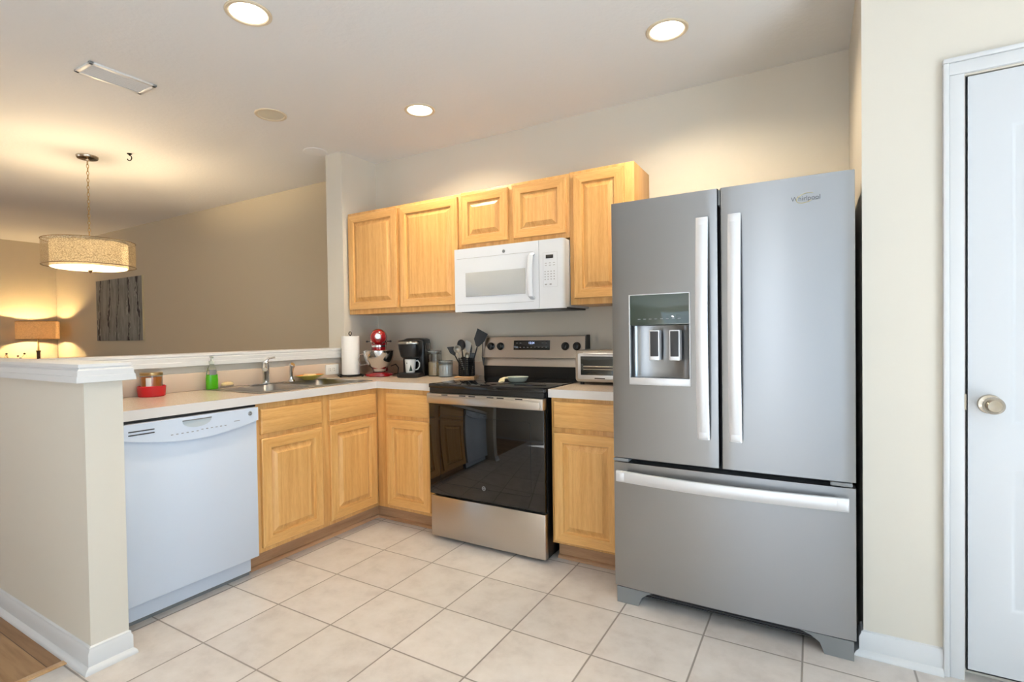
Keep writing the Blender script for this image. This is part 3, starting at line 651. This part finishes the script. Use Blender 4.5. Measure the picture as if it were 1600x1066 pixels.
bm = bm_(); box(bm, .02, W-.02, -.345, -.02, .000, .0095); un = link('underside', bm, M['darkgrey'], t)
for x0 in (.05, .43): bm = bm_(); box(bm, x0, x0+.27, -.30, -.12, -.004, .0, .001); link('grease_filter', bm, M['midgrey'], un)

# ------------------------------------------------------------------ fridge
t = thing('refrigerator', 'stainless french door refrigerator with ice and water dispenser', 'refrigerator', (1.190, 0, 0))
W = .905; YF = -.85
bm = bm_(); box(bm, .012, W-.008, -.775, -.03, .05, 1.765, .004); link('cabinet', bm, M['darkgrey'], t)
def curved_door(x0, x1, z0, z1, name, hole=None):
    # gently bowed front: bow = across whole fridge width
    bm = bm_(); n = 20
    def yy(x): return YF + .012*((2*x/W-1)**2)*.6
    cols = [x0+(x1-x0)*k/n for k in range(n+1)]
    e = .006
    if hole: cols = sorted(set([round(c, 4) for c in cols if not any(abs(c-h) < .012 for h in hole[:2])] + [hole[0], hole[1]]))
    pts = [(x0, -.785), (x0, yy(x0)+e)] + [(x0+e*.3, yy(x0)+e*.3)] + [(c, yy(c)) for c in cols if x0+e <= c <= x1-e] + [(x1-e*.3, yy(x1)+e*.3), (x1, yy(x1)+e), (x1, -.785)]
    zs = [z0, z1] if not hole else [z0, hole[2], hole[3], z1]
    L = [[bm.verts.new((p[0], p[1], z)) for p in pts] for z in zs]
    for li, (a, b_) in enumerate(zip(L, L[1:])):
        for i in range(len(pts)):
            j = (i+1) % len(pts)
            if hole and li == 1 and hole[0]-1e-4 <= pts[i][0] and pts[j][0] <= hole[1]+1e-4 and pts[i][1] < -.8 and pts[j][1] < -.8 and pts[i][0] < pts[j][0]: continue
            bm.faces.new((a[i], a[j], b_[j], b_[i]))
    bm.faces.new(L[0]); bm.faces.new(L[-1])
    return link(name, bm, M['steel'], t)
HX = (.080, .338, .983, 1.376)
dl = curved_door(.0, .445, .655, 1.786, 'left_door', HX)
drr = curved_door(.456, W, .655, 1.786, 'right_door')
fz = curved_door(.0, W, .075, .633, 'freezer_drawer')
# dispenser
x0, x1, z0, z1 = HX; yd = YF+.001
bm = bm_(); wi = x1-x0; cx = (x0+x1)/2
zz0, zz1 = 1.015, 1.240
def cav(s, y): return (y, s)
seq = [(yd, 0, 0), (yd+.003, .002, .03)]
lo = []
# concave cavity: arc plan from front-left to front-right, extruded in z
arc = [(x0+.004, yd+.002)] + [(cx-(wi/2-.004)*math.cos(a), yd+.004+.055*math.sin(a)**.5) for a in [PI*k/24 for k in range(1, 24)]] + [(x1-.004, yd+.002)]
rings(bm, [[(p[0], p[1], z) for p in arc] for z in (zz0, zz1)], False, False, closed=False)
for z in (zz0, zz1): bm.faces.new([bm.verts.new((p[0], p[1], z)) for p in arc])
cv = link('dispenser_recess', bm, M['steel'], dl)
bm = bm_()
for a in ((x0, x0+.005, z0, z1), (x1-.005, x1, z0, z1), (x0, x1, z1-.004, z1)): box(bm, a[0], a[1], yd-.006, yd+.012, a[2], a[3], .001)
link('dispenser_frame', bm, M['bright'], dl)
bm = bm_(); rbox(bm, cx, (zz1+z1)/2, wi-.006, z1-zz1-.004, yd-.004, yd+.01, .008, .002)
M['dispglass'] = mat('dark_green_glossy_display', (58, 72, 64), .05, 0, Specular_IOR_Level=1.0)
dg = link('dispenser_display', bm, M['dispglass'], dl)
for k in range(8): bm = bm_(); rbox(bm, x0+.045+k*.024, zz1+.028, .012, .003, yd-.0046, yd-.004, .001, .0002); link('display_mark', bm, M['greyprint'], dg)
bm = bm_(); box(bm, x0+.002, x1-.002, yd-.008, yd+.02, z0, zz0, .003); link('drip_tray', bm, M['bright'], dl)
for k, px_ in enumerate((.1865, .271)):
    bm = bm_(); rbox(bm, px_, 1.155, .044, .130, yd+.006, yd+.040, .004, .002); pd = link('paddle', bm, M['bright'], dl)
    bm = bm_(); rbox(bm, px_, 1.161, .034, .108, yd+.004, yd+.0065, .002, .001); link('paddle_pad', bm, M['darkgrey'], pd)
def vhandle(x, par):
    bm = bm_(); n = 24; loops = []
    for k in range(n+1):
        s = k/n; z = .772+(1.672-.772)*s; bow = .030+.028*math.sin(PI*s)
        y = YF-bow; hw = .023
        loops.append([(x-hw, y+.014, z), (x-hw, y+.002, z), (x-hw+.004, y-.001, z), (x+hw-.004, y-.001, z), (x+hw, y+.002, z), (x+hw, y+.014, z)])
    rings(bm, loops)
    box(bm, x-.018, x+.018, YF-.034, YF+.004, .776, .81, .002); box(bm, x-.018, x+.018, YF-.034, YF+.004, 1.634, 1.668, .002)
    return link('handle', bm, M['bright'], par)
vhandle(.390, dl); vhandle(.510, drr)
bm = bm_(); n = 28; loops = []
for k in range(n+1):
    s = k/n; x = .022+(.882-.022)*s; bow = .028+.034*math.sin(PI*s); y = YF-bow; zc = .578; hw = .024
    loops.append([(x, y+.014, zc-hw), (x, y+.002, zc-hw), (x, y-.001, zc-hw+.004), (x, y-.001, zc+hw-.004), (x, y+.002, zc+hw), (x, y+.014, zc+hw)])
rings(bm, loops)
box(bm, .026, .06, YF-.034, YF+.006, .560, .596, .002); box(bm, .844, .878, YF-.034, YF+.006, .560, .596, .002)
link('handle', bm, M['bright'], fz)
text('logo_lettering', 'Whirlpool', .024, (.752, YF-.0005, 1.702), drr, mat('grey_logo', (92,94,96), .3, .4), sx=.95)
bm = bm_(); tube(bm, [(.752+.030*math.cos(a), YF-.0006, 1.704+.017*math.sin(a)+.006*math.cos(a)) for a in [PI*(.2+1.5*k/20) for k in range(21)]], .0009, 6); link('logo_swirl', bm, mat('gold_logo', (200,184,120), .3, .6), drr)
for x in (.035, W-.045): bm = bm_(); rbox(bm, x, .644, .07, .014, -.845, -.78, .005, .002); link('hinge', bm, M['midgrey'], t)
bm = bm_()
for x in (.02, W-.10):
    rb = [(x+.0, 0.0), (x+.08, 0.0), (x+.08, .071), (x, .071)]
    if x < .5: rb = [(x-.01, 0), (x+.085, 0), (x+.10, .04), (x+.125, .06), (x+.15, .071), (x-.01, .071)]
    else: rb = [(x+.092, 0), (x-.0, 0), (x-.015, .04), (x-.045, .06), (x-.08, .071), (x+.092, .071)]
    b2 = bm_(); prism(b2, rb, -.842, -.74); link('foot', b2, M['midgrey'], t)
bm.free()
bm = bm_(); box(bm, .02, W-.02, -.80, -.785, .03, .07); 
for k in range(4): box(bm, .12, W-.13, -.806, -.80, .034+k*.009, .037+k*.009)
link('base_grille', bm, M['darkgrey'], t)
bm = bm_(); box(bm, .447, .454, -.84, -.80, 1.72, 1.78); link('top_clip', bm, M['midgrey'], t)

# ------------------------------------------------------------------ counter things
t = thing('candle_jar', 'amber candle jar standing in the red dish', 'candle', (-.95, -1.735, ZC+.0125))
bm = bm_(); lathe(bm, [(.001,0),(.047,0),(.049,.003),(.049,.098),(.0475,.098),(.0475,.003),(.001,.003)]); link('jar_glass', bm, M['glass'], t)
bm = bm_(); lathe(bm, [(.001,.0035),(.047,.0035),(.047,.088),(.001,.088)]); link('wax', bm, M['wax'], t)
bm = bm_(); lathe(bm, [(.001,.096),(.050,.096),(.051,.099),(.051,.109),(.049,.111),(.001,.111)]); link('lid', bm, M['brass'], t)
bm = bm_(); n = 10; aa = [-.95+.5*k/n*1.0 for k in range(n+1)]
rings(bm, [[(.0495*math.cos(a), .0495*math.sin(a), z) for a in aa] for z in (.03, .085)], False, False, closed=False); link('label_sticker', bm, M['labelp'], t)
bm = bm_(); lathe(bm, [(.001,0),(.055,0),(.060,.004),(.064,.052),(.060,.055),(.057,.050),(.054,.012),(.001,.012)]); o = link('red_dish', bm, M['reddish']); o.location = (-.95, -1.735, ZC); tag(o, 'round red dish under the candle jar on the counter', 'dish')
t = thing('soap_bottle', 'clear pump bottle of bright green dish soap beside the sink', 'soap bottle', (-.975, -1.405, ZC))
bm = bm_(); seq = [(.032,.020,0),(.034,.022,.006),(.034,.022,.06),(.031,.021,.095),(.022,.017,.125),(.012,.012,.14),(.012,.012,.15)]
rings(bm, [[(a*math.cos(2*PI*k/24), c*math.sin(2*PI*k/24), z) for k in range(24)] for c, a, z in seq]); link('bottle', bm, M['clearplastic'], t)
bm = bm_(); seq = [(.030,.018,.002),(.032,.020,.007),(.0325,.0205,.06),(.031,.0195,.086)]
rings(bm, [[(a*math.cos(2*PI*k/24), c*math.sin(2*PI*k/24), z) for k in range(24)] for c, a, z in seq]); link('liquid', bm, mat('bright_green_soap', (112,232,40), .25, 0, Transmission_Weight=.1), t)
bm = bm_(); lathe(bm, [(.014,.148),(.014,.162),(.006,.166),(.0045,.182),(.010,.184),(.010,.192),(.001,.194)], seg=20); tube(bm, [(0,0,.187),(.022,-.008,.188),(.028,-.010,.184)], .005, 8); link('pump', bm, M['pump'], t)
bm = bm_(); rings(bm, [[(.0213*math.cos(a), -.001+.0335*math.sin(a), z) for a in [-.7+1.2*k/8 for k in range(9)]] for z in (.085, .115)], False, False, closed=False); link('label_sticker', bm, M['midgrey'], t)
t = thing('scrub_brush', 'small tan scrub brush lying behind the sink', 'brush', (-1.0, -1.30, ZC), .3+PI/2)
bm = bm_(); rings(bm, [[(a*math.cos(2*PI*k/24), c*math.sin(2*PI*k/24), z) for k in range(24)] for a, c, z in ((.042,.019,.016),(.044,.021,.020),(.042,.020,.027),(.028,.012,.034),(.008,.004,.036))]); link('handle', bm, M['soapbar'], t)
bm = bm_()
for i in range(11):
    for j in range(4): x, y = -.036+i*.0072, -.012+j*.008; tube(bm, [(x,y,.017),(x*1.08,y*1.15,0)], .0022, 5)
link('bristles', bm, M['bristle'], t)
t = thing('soap_dish', 'shallow orange and olive glazed plate right of the sprayer', 'dish', (-.945, -.755, ZC+.0046), PI/2)
bm = bm_(); seq = [(.045,0),(.05,.002),(.085,.020),(.108,.030),(.106,.033)]
lathe(bm, seq, seg=40, c1=False, sx=1, sy=.62); link('outside', bm, M['olive'], t)
bm = bm_(); lathe(bm, [(.106,.033),(.082,.024),(.045,.006),(.001,.006)], seg=40, c0=False, sx=1, sy=.62); link('inside', bm, M['terracotta'], t)
bm = bm_(); 
for rr_, (w_, d_, r_, z) in enumerate(()): pass
rings(bm, [[(p[0], p[1], z) for p in rrect(0, 0, a, c, r, 5)] for a, c, r, z in ((.07,.04,.015,0),(.095,.05,.02,.006),(.095,.05,.02,.016),(.08,.038,.015,.022))]); o = link('soap_bar', bm, M['soapbar']); o.location = (-.945, -.755, ZC+.0225); o.rotation_euler = (0, .08, PI/2+.1); tag(o, 'pale cream bar lying on the orange plate', 'soap')
t = thing('electrical_outlet', 'white horizontal outlet plate on the backsplash left of the paper towels', 'outlet', (-1.022, -.497, .975), PI/2)
bm = bm_(); rbox(bm, 0, 0, .118, .072, -.005, 0, .006, .002); link('cover', bm, M['whiteplastic'], t)
for s in (-1, 1):
    bm = bm_(); rbox(bm, s*.019, 0, .034, .028, -.0065, -.005, .01, .0005); rc = link('socket', bm, M['whiteplastic'], t)
    for q in (-1, 1): bm = bm_(); box(bm, s*.019-.005, s*.019+.003, -.0069, -.0064, q*.006-.001, q*.006+.001); link('slot', bm, M['darkgrey'], rc)
# paper towels
t = thing('paper_towel_holder', 'black wire paper towel stand in the counter corner', 'paper towel holder', (-.924, -.409, ZC))
bm = bm_(); torus(bm, (0,0,.010), .088, .005, 'z', 40, 8)
for k in range(3): a = k*2*PI/3+.4; lathe(bm, [(.001,0),(.008,0),(.008,.010),(.001,.012)], (.088*math.cos(a), .088*math.sin(a), 0), seg=12)
for k in range(2): a = k*PI/2+.4; tube(bm, [(-.088*math.cos(a),-.088*math.sin(a),.010),(.088*math.cos(a),.088*math.sin(a),.010)], .004, 6)
tube(bm, [(0,0,.01),(0,0,.300)], .004, 8); torus(bm, (0,0,.312), .013, .0035, 'y', 24, 6); link('stand', bm, M['blackwire'], t)
bm = bm_(); R1 = .063
lathe(bm, [(.020,.016),(R1-.002,.016),(R1,.018),(R1,.292),(R1-.002,.294),(.020,.294),(.020,.016)], seg=48, c0=False, c1=False); o = link('paper_towel_roll', bm, M['paper']); o.location = (-.924, -.409, ZC); tag(o, 'tall white roll of paper towels on the black stand', 'paper towels')
# stand mixer (front = -y)
t = thing('stand_mixer', 'red stand mixer with polished steel bowl in the corner', 'mixer', (-.775, -.27, ZC), .72)
bm = bm_()
rings(bm, [[(p[0], p[1]+.03, z) for p in rrect(0, 0, a, c, r, 8)] for a, c, r, z in ((.19,.32,.09,0),(.205,.335,.10,.006),(.205,.335,.10,.018),(.18,.30,.088,.030),(.12,.22,.058,.036))])
rings(bm, [[(p[0], p[1]+yo, z) for p in rrect(0, 0, a, c, r, 8)] for a, c, r, z, yo in ((.12,.10,.04,.02,.13),(.10,.085,.035,.10,.135),(.095,.085,.035,.20,.135),(.11,.12,.04,.25,.125))])
link('base', bm, M['red'], t)
bm = bm_(); lathe(bm, [(.001,-.165),(.025,-.163),(.044,-.153),(.055,-.135),(.060,-.10),(.062,-.04),(.060,.05),(.055,.12),(.045,.17),(.027,.20),(.001,.21)], (0,0,.284), 'y', 40)
rings(bm, [[(p[0], p[1]+.01, z) for p in rrect(0, 0, .118, .30, .055, 8)] for z in (.258, .284)]); link('head', bm, M['red'], t)
bm = bm_(); lathe(bm, [(.046,.172),(.048,.178),(.050,.20),(.051,.232),(.051,.25)], (0,-.085,0), 'z', 32); link('planetary', bm, M['red'], t)
bm = bm_(); rings(bm, [[(p[0], p[1]+.01, z) for p in rrect(0, 0, .124, .306, .058, 8)] for z in (.247, .258)]); link('trim_band', bm, M['chrome'], t)
bm = bm_(); lathe(bm, [(.050,.212),(.0535,.213),(.0535,.226),(.050,.227)], (0,-.085,0), 'z', 32, c0=False, c1=False); link('trim_ring', bm, M['chrome'], t)
bm = bm_(); lathe(bm, [(.001,-.172),(.018,-.171),(.021,-.167),(.021,-.155)], (0,0,.290), 'y', 28); hub = link('attachment_hub', bm, M['bright'], t)
for s in (-1, 1): bm = bm_(); tube(bm, [(s*.058,-.04,.252),(s*.080,-.04,.252)], .004, 8); lathe(bm, [(.001,-.008),(.008,-.004),(.008,.004),(.001,.008)], (s*.083,-.04,.252), seg=12); link('lever', bm, M['black'], t)
bm = bm_(); lathe(bm, [(.001,.040),(.046,.038),(.048,.05),(.05,.058),(.075,.080),(.098,.115),(.108,.155),(.111,.186),(.114,.188),(.112,.190),(.108,.188),(.105,.155),(.095,.118),(.07,.085),(.001,.065)], (0,-.07,0), 'z', 48); bw = link('bowl', bm, M['chrome'], t)
bm = bm_(); tube(bm, [(-.108,-.075,.165),(-.135,-.085,.160),(-.142,-.088,.125),(-.128,-.085,.085),(-.085,-.078,.088)], .006, 10, flat=(1.5,.8)); link('bowl_handle', bm, M['chrome'], bw)
bm = bm_(); tube(bm, [(.08,.17,.06),(.115,.12,.075),(.135,.09,.05),(.13,.06,.006),(.10,.10,.004)], .004, 8); link('power_cord', bm, M['black'], t)
# coffee maker
t = thing('coffee_maker', 'black single serve coffee maker right of the mixer', 'coffee maker', (-.492, -.215, ZC), .36)
bm = bm_()
rings(bm, [[(p[0], p[1]+.065, z) for p in rrect(0, 0, a, c, r, 6)] for a, c, r, z in ((.160,.155,.02,0),(.166,.160,.02,.008),(.166,.160,.02,.235),(.160,.155,.025,.262),(.13,.12,.03,.272))])
link('body', bm, M['black'], t)
bm = bm_(); rings(bm, [[(p[0], p[1]-.068, z) for p in rrect(0, 0, a, c, r, 6)] for a, c, r, z in ((.10,.08,.03,.132),(.125,.12,.035,.145),(.150,.14,.04,.20),(.156,.15,.04,.245),(.15,.14,.04,.256),(.11,.11,.04,.262))]); link('brew_head', bm, M['black'], t)
bm = bm_(); tube(bm, [(-.072,-.06,.236),(-.07,-.13,.240),(-.03,-.160,.241),(.03,-.160,.241),(.07,-.13,.240),(.072,-.06,.236)], .006, 8, flat=(.8,1.5)); link('lid_handle', bm, M['pewter'], t)
bm = bm_(); rings(bm, [[(p[0], p[1]-.078, z) for p in rrect(0, 0, a, c, r, 6)] for a, c, r, z in ((.150,.150,.03,0),(.158,.158,.03,.006),(.158,.158,.03,.028),(.14,.14,.025,.032))]); link('drip_tray', bm, M['blackmatte'], t)
bm = bm_(); box(bm, .0825, .0845, .02, .13, .19, .235, .001); link('water_window', bm, mat('brown_tank', (70,58,50), .2), t)
bm = bm_(); prism(bm, [(.085,.095),(.105,.095),(.118,.135),(.110,.15),(.100,.17),(.095,.15),(.075,.14)], .0832, .0842, 'yz'); link('white_decal', bm, M['labelp'], t)
# mug
def local(px, py, ox, oy, a): return (ox+px*math.cos(a)-py*math.sin(a), oy+px*math.sin(a)+py*math.cos(a))
mx_, my_ = local(0, -.078, -.492, -.215, .36)
t = thing('mug', 'white mug with dark green tree print on the coffee maker tray', 'mug', (mx_, my_, ZC+.0325), .75)
bm = bm_(); lathe(bm, [(.001,0),(.030,0),(.033,.006),(.036,.05),(.039,.092),(.0375,.093),(.0345,.088),(.032,.05),(.029,.008),(.001,.006)], seg=36); link('body', bm, M['ceramic'], t)
bm = bm_(); tube(bm, [(.036,0,.080),(.052,0,.082),(.063,0,.066),(.062,0,.040),(.050,0,.022),(.033,0,.018)], .006, 10, flat=(1.2,.8)); link('handle', bm, M['ceramic'], t)
bm = bm_()
def deco(a0, a1, z0, z1):
    n = 8; v = []
    for k in range(n+1):
        a = a0+(a1-a0)*k/n; r = .0362; h = z0+(z1-z0)*(1-abs(2*k/n-1))
        v.append((bm.verts.new(((.034+.05*z0)*math.cos(a)*1.0, (.034+.05*z0)*math.sin(a), z0)), bm.verts.new(((.0345+.055*h)*math.cos(a), (.0345+.055*h)*math.sin(a), h))))
    for p, q in zip(v, v[1:]): bm.faces.new((p[0], q[0], q[1], p[1]))
deco(-1.9, -1.2, .012, .055); deco(-2.4, -2.2, .062, .075); link('tree_print', bm, M['green_dk'], t)
# glass jars
def jar(label, x, y, r, h, fill, cm):
    t = thing('glass_jar', label, 'jar', (x, y, ZC), 0, 'glass jars')
    bm = bm_(); lathe(bm, [(.001,0),(r-.003,0),(r,.003),(r,h-.006),(r-.002,h),(r-.0045,h),(r-.003,h-.006),(r-.003,.004),(.001,.004)], seg=40); link('glass', bm, M['glass'], t)
    bm = bm_(); lathe(bm, [(.001,.0045),(r-.0035,.0045),(r-.0035,fill-.004),(r*.6,fill+.002),(.001,fill)], seg=36); link('contents', bm, cm, t)
    bm = bm_(); lathe(bm, [(.001,h-.012),(r-.006,h-.012),(r-.006,h+.001),(r+.001,h+.002),(r+.001,h+.010),(r-.003,h+.014),(.001,h+.015)], seg=36); link('lid', bm, M['glass'], t)
    bm = bm_(); torus(bm, (0,0,h-.008), r-.0035, .0025, 'z', 36, 6); link('seal_ring', bm, M['pewter'], t)
jar('tall glass jar half full of tan flour', -.368, -.135, .050, .170, .100, M['flour'])
jar('short glass jar filled with white sugar', -.245, -.17, .051, .102, .085, M['sugar'])
# utensil caddy on board
UX, UY = -.085, -.145
bm = bm_(); box(bm, -.07, .07, -.062, .062, 0, .009, .003); o = link('wooden_board', bm, M['board']); o.location = (UX, UY, ZC); o.rotation_euler = (0,0,.3); tag(o, 'small pale wooden board under the utensil caddy', 'board')
t = thing('utensil_caddy', 'black wire caddy full of cooking utensils left of the range', 'utensil holder', (UX, UY, ZC+.0095))
bm = bm_()
for z in [.004+.013*k for k in range(10)]: torus(bm, (0,0,z), .055, .0022, 'z', 36, 6)
for k in range(18): a = 2*PI*k/18; tube(bm, [(.055*math.cos(a),.055*math.sin(a),.002),(.055*math.cos(a),.055*math.sin(a),.124)], .0018, 6)
lathe(bm, [(.001,0),(.056,0),(.056,.003),(.001,.003)]); link('wire_basket', bm, M['blackwire'], t)
bm = bm_(); lathe(bm, [(.035,.004),(.036,.13),(.034,.13),(.033,.006),(.001,.006)], c0=False, c1=True); link('liner', bm, M['black'], t)
# each utensil : base point in caddy, tip direction expressed toward the camera's left/right along the room diagonal
RV = Vector((.858, .514, 0)); FV = Vector((-.514, .858, 0))
def utensil(name, label, cat, lean_r, lean_f, length, head, mt, off=(0,0)):
    org = Vector((UX, UY, ZC+.015)) + RV*off[0] + FV*off[1]
    d = (Vector((0,0,1)) + RV*lean_r + FV*lean_f).normalized()
    xa = (RV - d*RV.dot(d)).normalized(); ya = d.cross(xa)
    t = thing(name, label, cat, (0,0,0)); t.matrix_world = Matrix(((xa.x, ya.x, d.x, org.x), (xa.y, ya.y, d.y, org.y), (xa.z, ya.z, d.z, org.z), (0,0,0,1)))
    bm = bm_(); tube(bm, [(0,0,0),(0,0,length*.55),(0,0,length)], [.006,.005,.004], 8); link('handle', bm, mt, t)
    bm = bm_(); head(bm, length); link('head', bm, mt, t); return t
def turner(w0, w1, h, skew=0):
    def f(bm, L): rings(bm, [[(x, y, z) for x, z in ((-w0/2, L-.01), (w0/2, L-.01), (w1/2, L+h*.35), (w1/2+skew, L+h-.004), (-w1/2+skew*.4, L+h+.014), (-w1/2, L+h*.35))] for y in (-.002, .002)])
    return f
def spoon(a, c, dp=.010):
    def f(bm, L):
        loops = []
        for s, y in ((.2, dp), (.6, dp*.7), (.9, dp*.3), (1, 0), (.92, -.001), (.6, dp*.55), (.2, dp*.8)): loops.append([(a*s*math.cos(2*PI*k/24), y, L+c*.9+c*s*math.sin(2*PI*k/24)) for k in range(24)])
        rings(bm, loops)
    return f
utensil('spatula', 'large black turner sticking up rightmost from the utensil caddy', 'spatula', .30, -.06, .215, turner(.02, .072, .095, .01), M['blackmatte'], (.018, -.01))
utensil('serving_spoon', 'black oval serving spoon standing tallest on the caddy left side', 'spoon', -.12, .1, .175, spoon(.029, .038), M['blackmatte'], (-.012, .015))
utensil('spatula', 'small black slotted turner leaning far left in the caddy', 'spatula', -.52, .0, .165, turner(.014, .044, .05), M['blackmatte'], (-.008, -.008))
utensil('ladle', 'steel ladle with dark handle leaning left in the caddy', 'ladle', -.30, -.12, .165, spoon(.027, .027, .02), M['pewter'], (-.004, -.022))
utensil('spatula', 'grey silicone spatula behind the other utensils', 'spatula', .05, .2, .17, turner(.018, .04, .06), mat('grey_silicone', (176,176,172), .5), (.0, .022))
utensil('knife', 'narrow black pointed utensil in the middle of the caddy', 'utensil', .10, -.05, .165, lambda bm, L: rings(bm, [[(-.007,y,L-.02),(.007,y,L-.02),(.008,y,L+.02),(.0,y,L+.05)] for y in (-.0015,.0015)]), M['blackmatte'], (.014, .006))
utensil('whisk', 'black tongs with wide top standing on the caddy right side', 'tongs', .12, -.1, .12, lambda bm, L: (box(bm, -.017, .017, -.005, .005, L-.03, L+.035, .004)), M['black'], (.024, -.018))
utensil('measuring_spoon', 'shiny steel spoon low at the front of the caddy', 'spoon', .03, -.2, .12, spoon(.016, .022), M['pewter'], (.004, -.028))
# spoon rest
t = thing('spoon_rest', 'pale ceramic spoon rest on the black cooktop', 'spoon rest', (.455, -.40, .9275), .55)
bm = bm_(); lathe(bm, [(.001,.0),(.035,.0),(.045,.005),(.058,.030),(.056,.032),(.042,.010),(.001,.006)], seg=36, sx=1.15, sy=.85); link('bowl', bm, M['sage'], t)
bm = bm_(); tube(bm, [(-.050,-.005,.024),(-.075,-.02,.026),(-.092,-.055,.022),(-.096,-.085,.012),(-.096,-.095,.009)], [.012,.011,.012,.014,.009], 12, flat=(1.4,.6)); link('handle', bm, M['cream'], t)
# toaster oven
t = thing('toaster_oven', 'stainless toaster oven partly hidden by the refrigerator', 'toaster oven', (.797, -.335, ZC))
W, Hh, D = .36, .180, .27; z0 = .016
bm = bm_(); rings(bm, [[(p[0], y, p[1]) for p in rrect(W/2, z0+Hh/2, W-2*s, Hh-2*s, .02-s, 6)] for y, s in ((D,.004),(D-.01,0),(.004,0),(0,.003))]); link('body', bm, M['steel_warm'], t)
bm = bm_(); rbox(bm, W/2-.035, z0+Hh/2-.002, W-.11, Hh-.034, -.012, .0, .008, .003); td = link('door', bm, M['bright'], t)
bm = bm_(); rbox(bm, W/2-.03, z0+Hh/2+.002, W-.135, Hh-.075, -.0128, -.0118, .002, .0004); gl = link('glass', bm, mat('dark_toaster_glass', (34,38,36), .05, 0, Specular_IOR_Level=.9), td)
bm = bm_()
for z in (.088, .104): tube(bm, [(.055,-.0135,z),(.24,-.0135,z)], .0018 if z < .1 else .004, 6)
link('rack', bm, M['pewter'], td)
bm = bm_(); tube(bm, [(.06,-.012,.176),(.06,-.028,.176),(W-.10,-.028,.176),(W-.10,-.012,.176)], .006, 10); link('handle', bm, M['bright'], td)
bm = bm_(); rbox(bm, .15, z0+.022, .06, .006, -.0128, -.012, .001, .0002); link('brand_mark', bm, M['darkgrey'], td)
for k in range(3): bm = bm_(); lathe(bm, [(.014,0),(.014,-.012),(.010,-.014),(.001,-.014)], (W-.035, .0, z0+.04+k*.05), 'y', 20); link('knob', bm, M['black'], t)
for x in (.03, W-.03):
    for y in (.03, D-.03): bm = bm_(); lathe(bm, [(.012,0),(.012,.018),(.001,.018)], (x, y, 0), seg=12); link('foot', bm, M['black'], t)
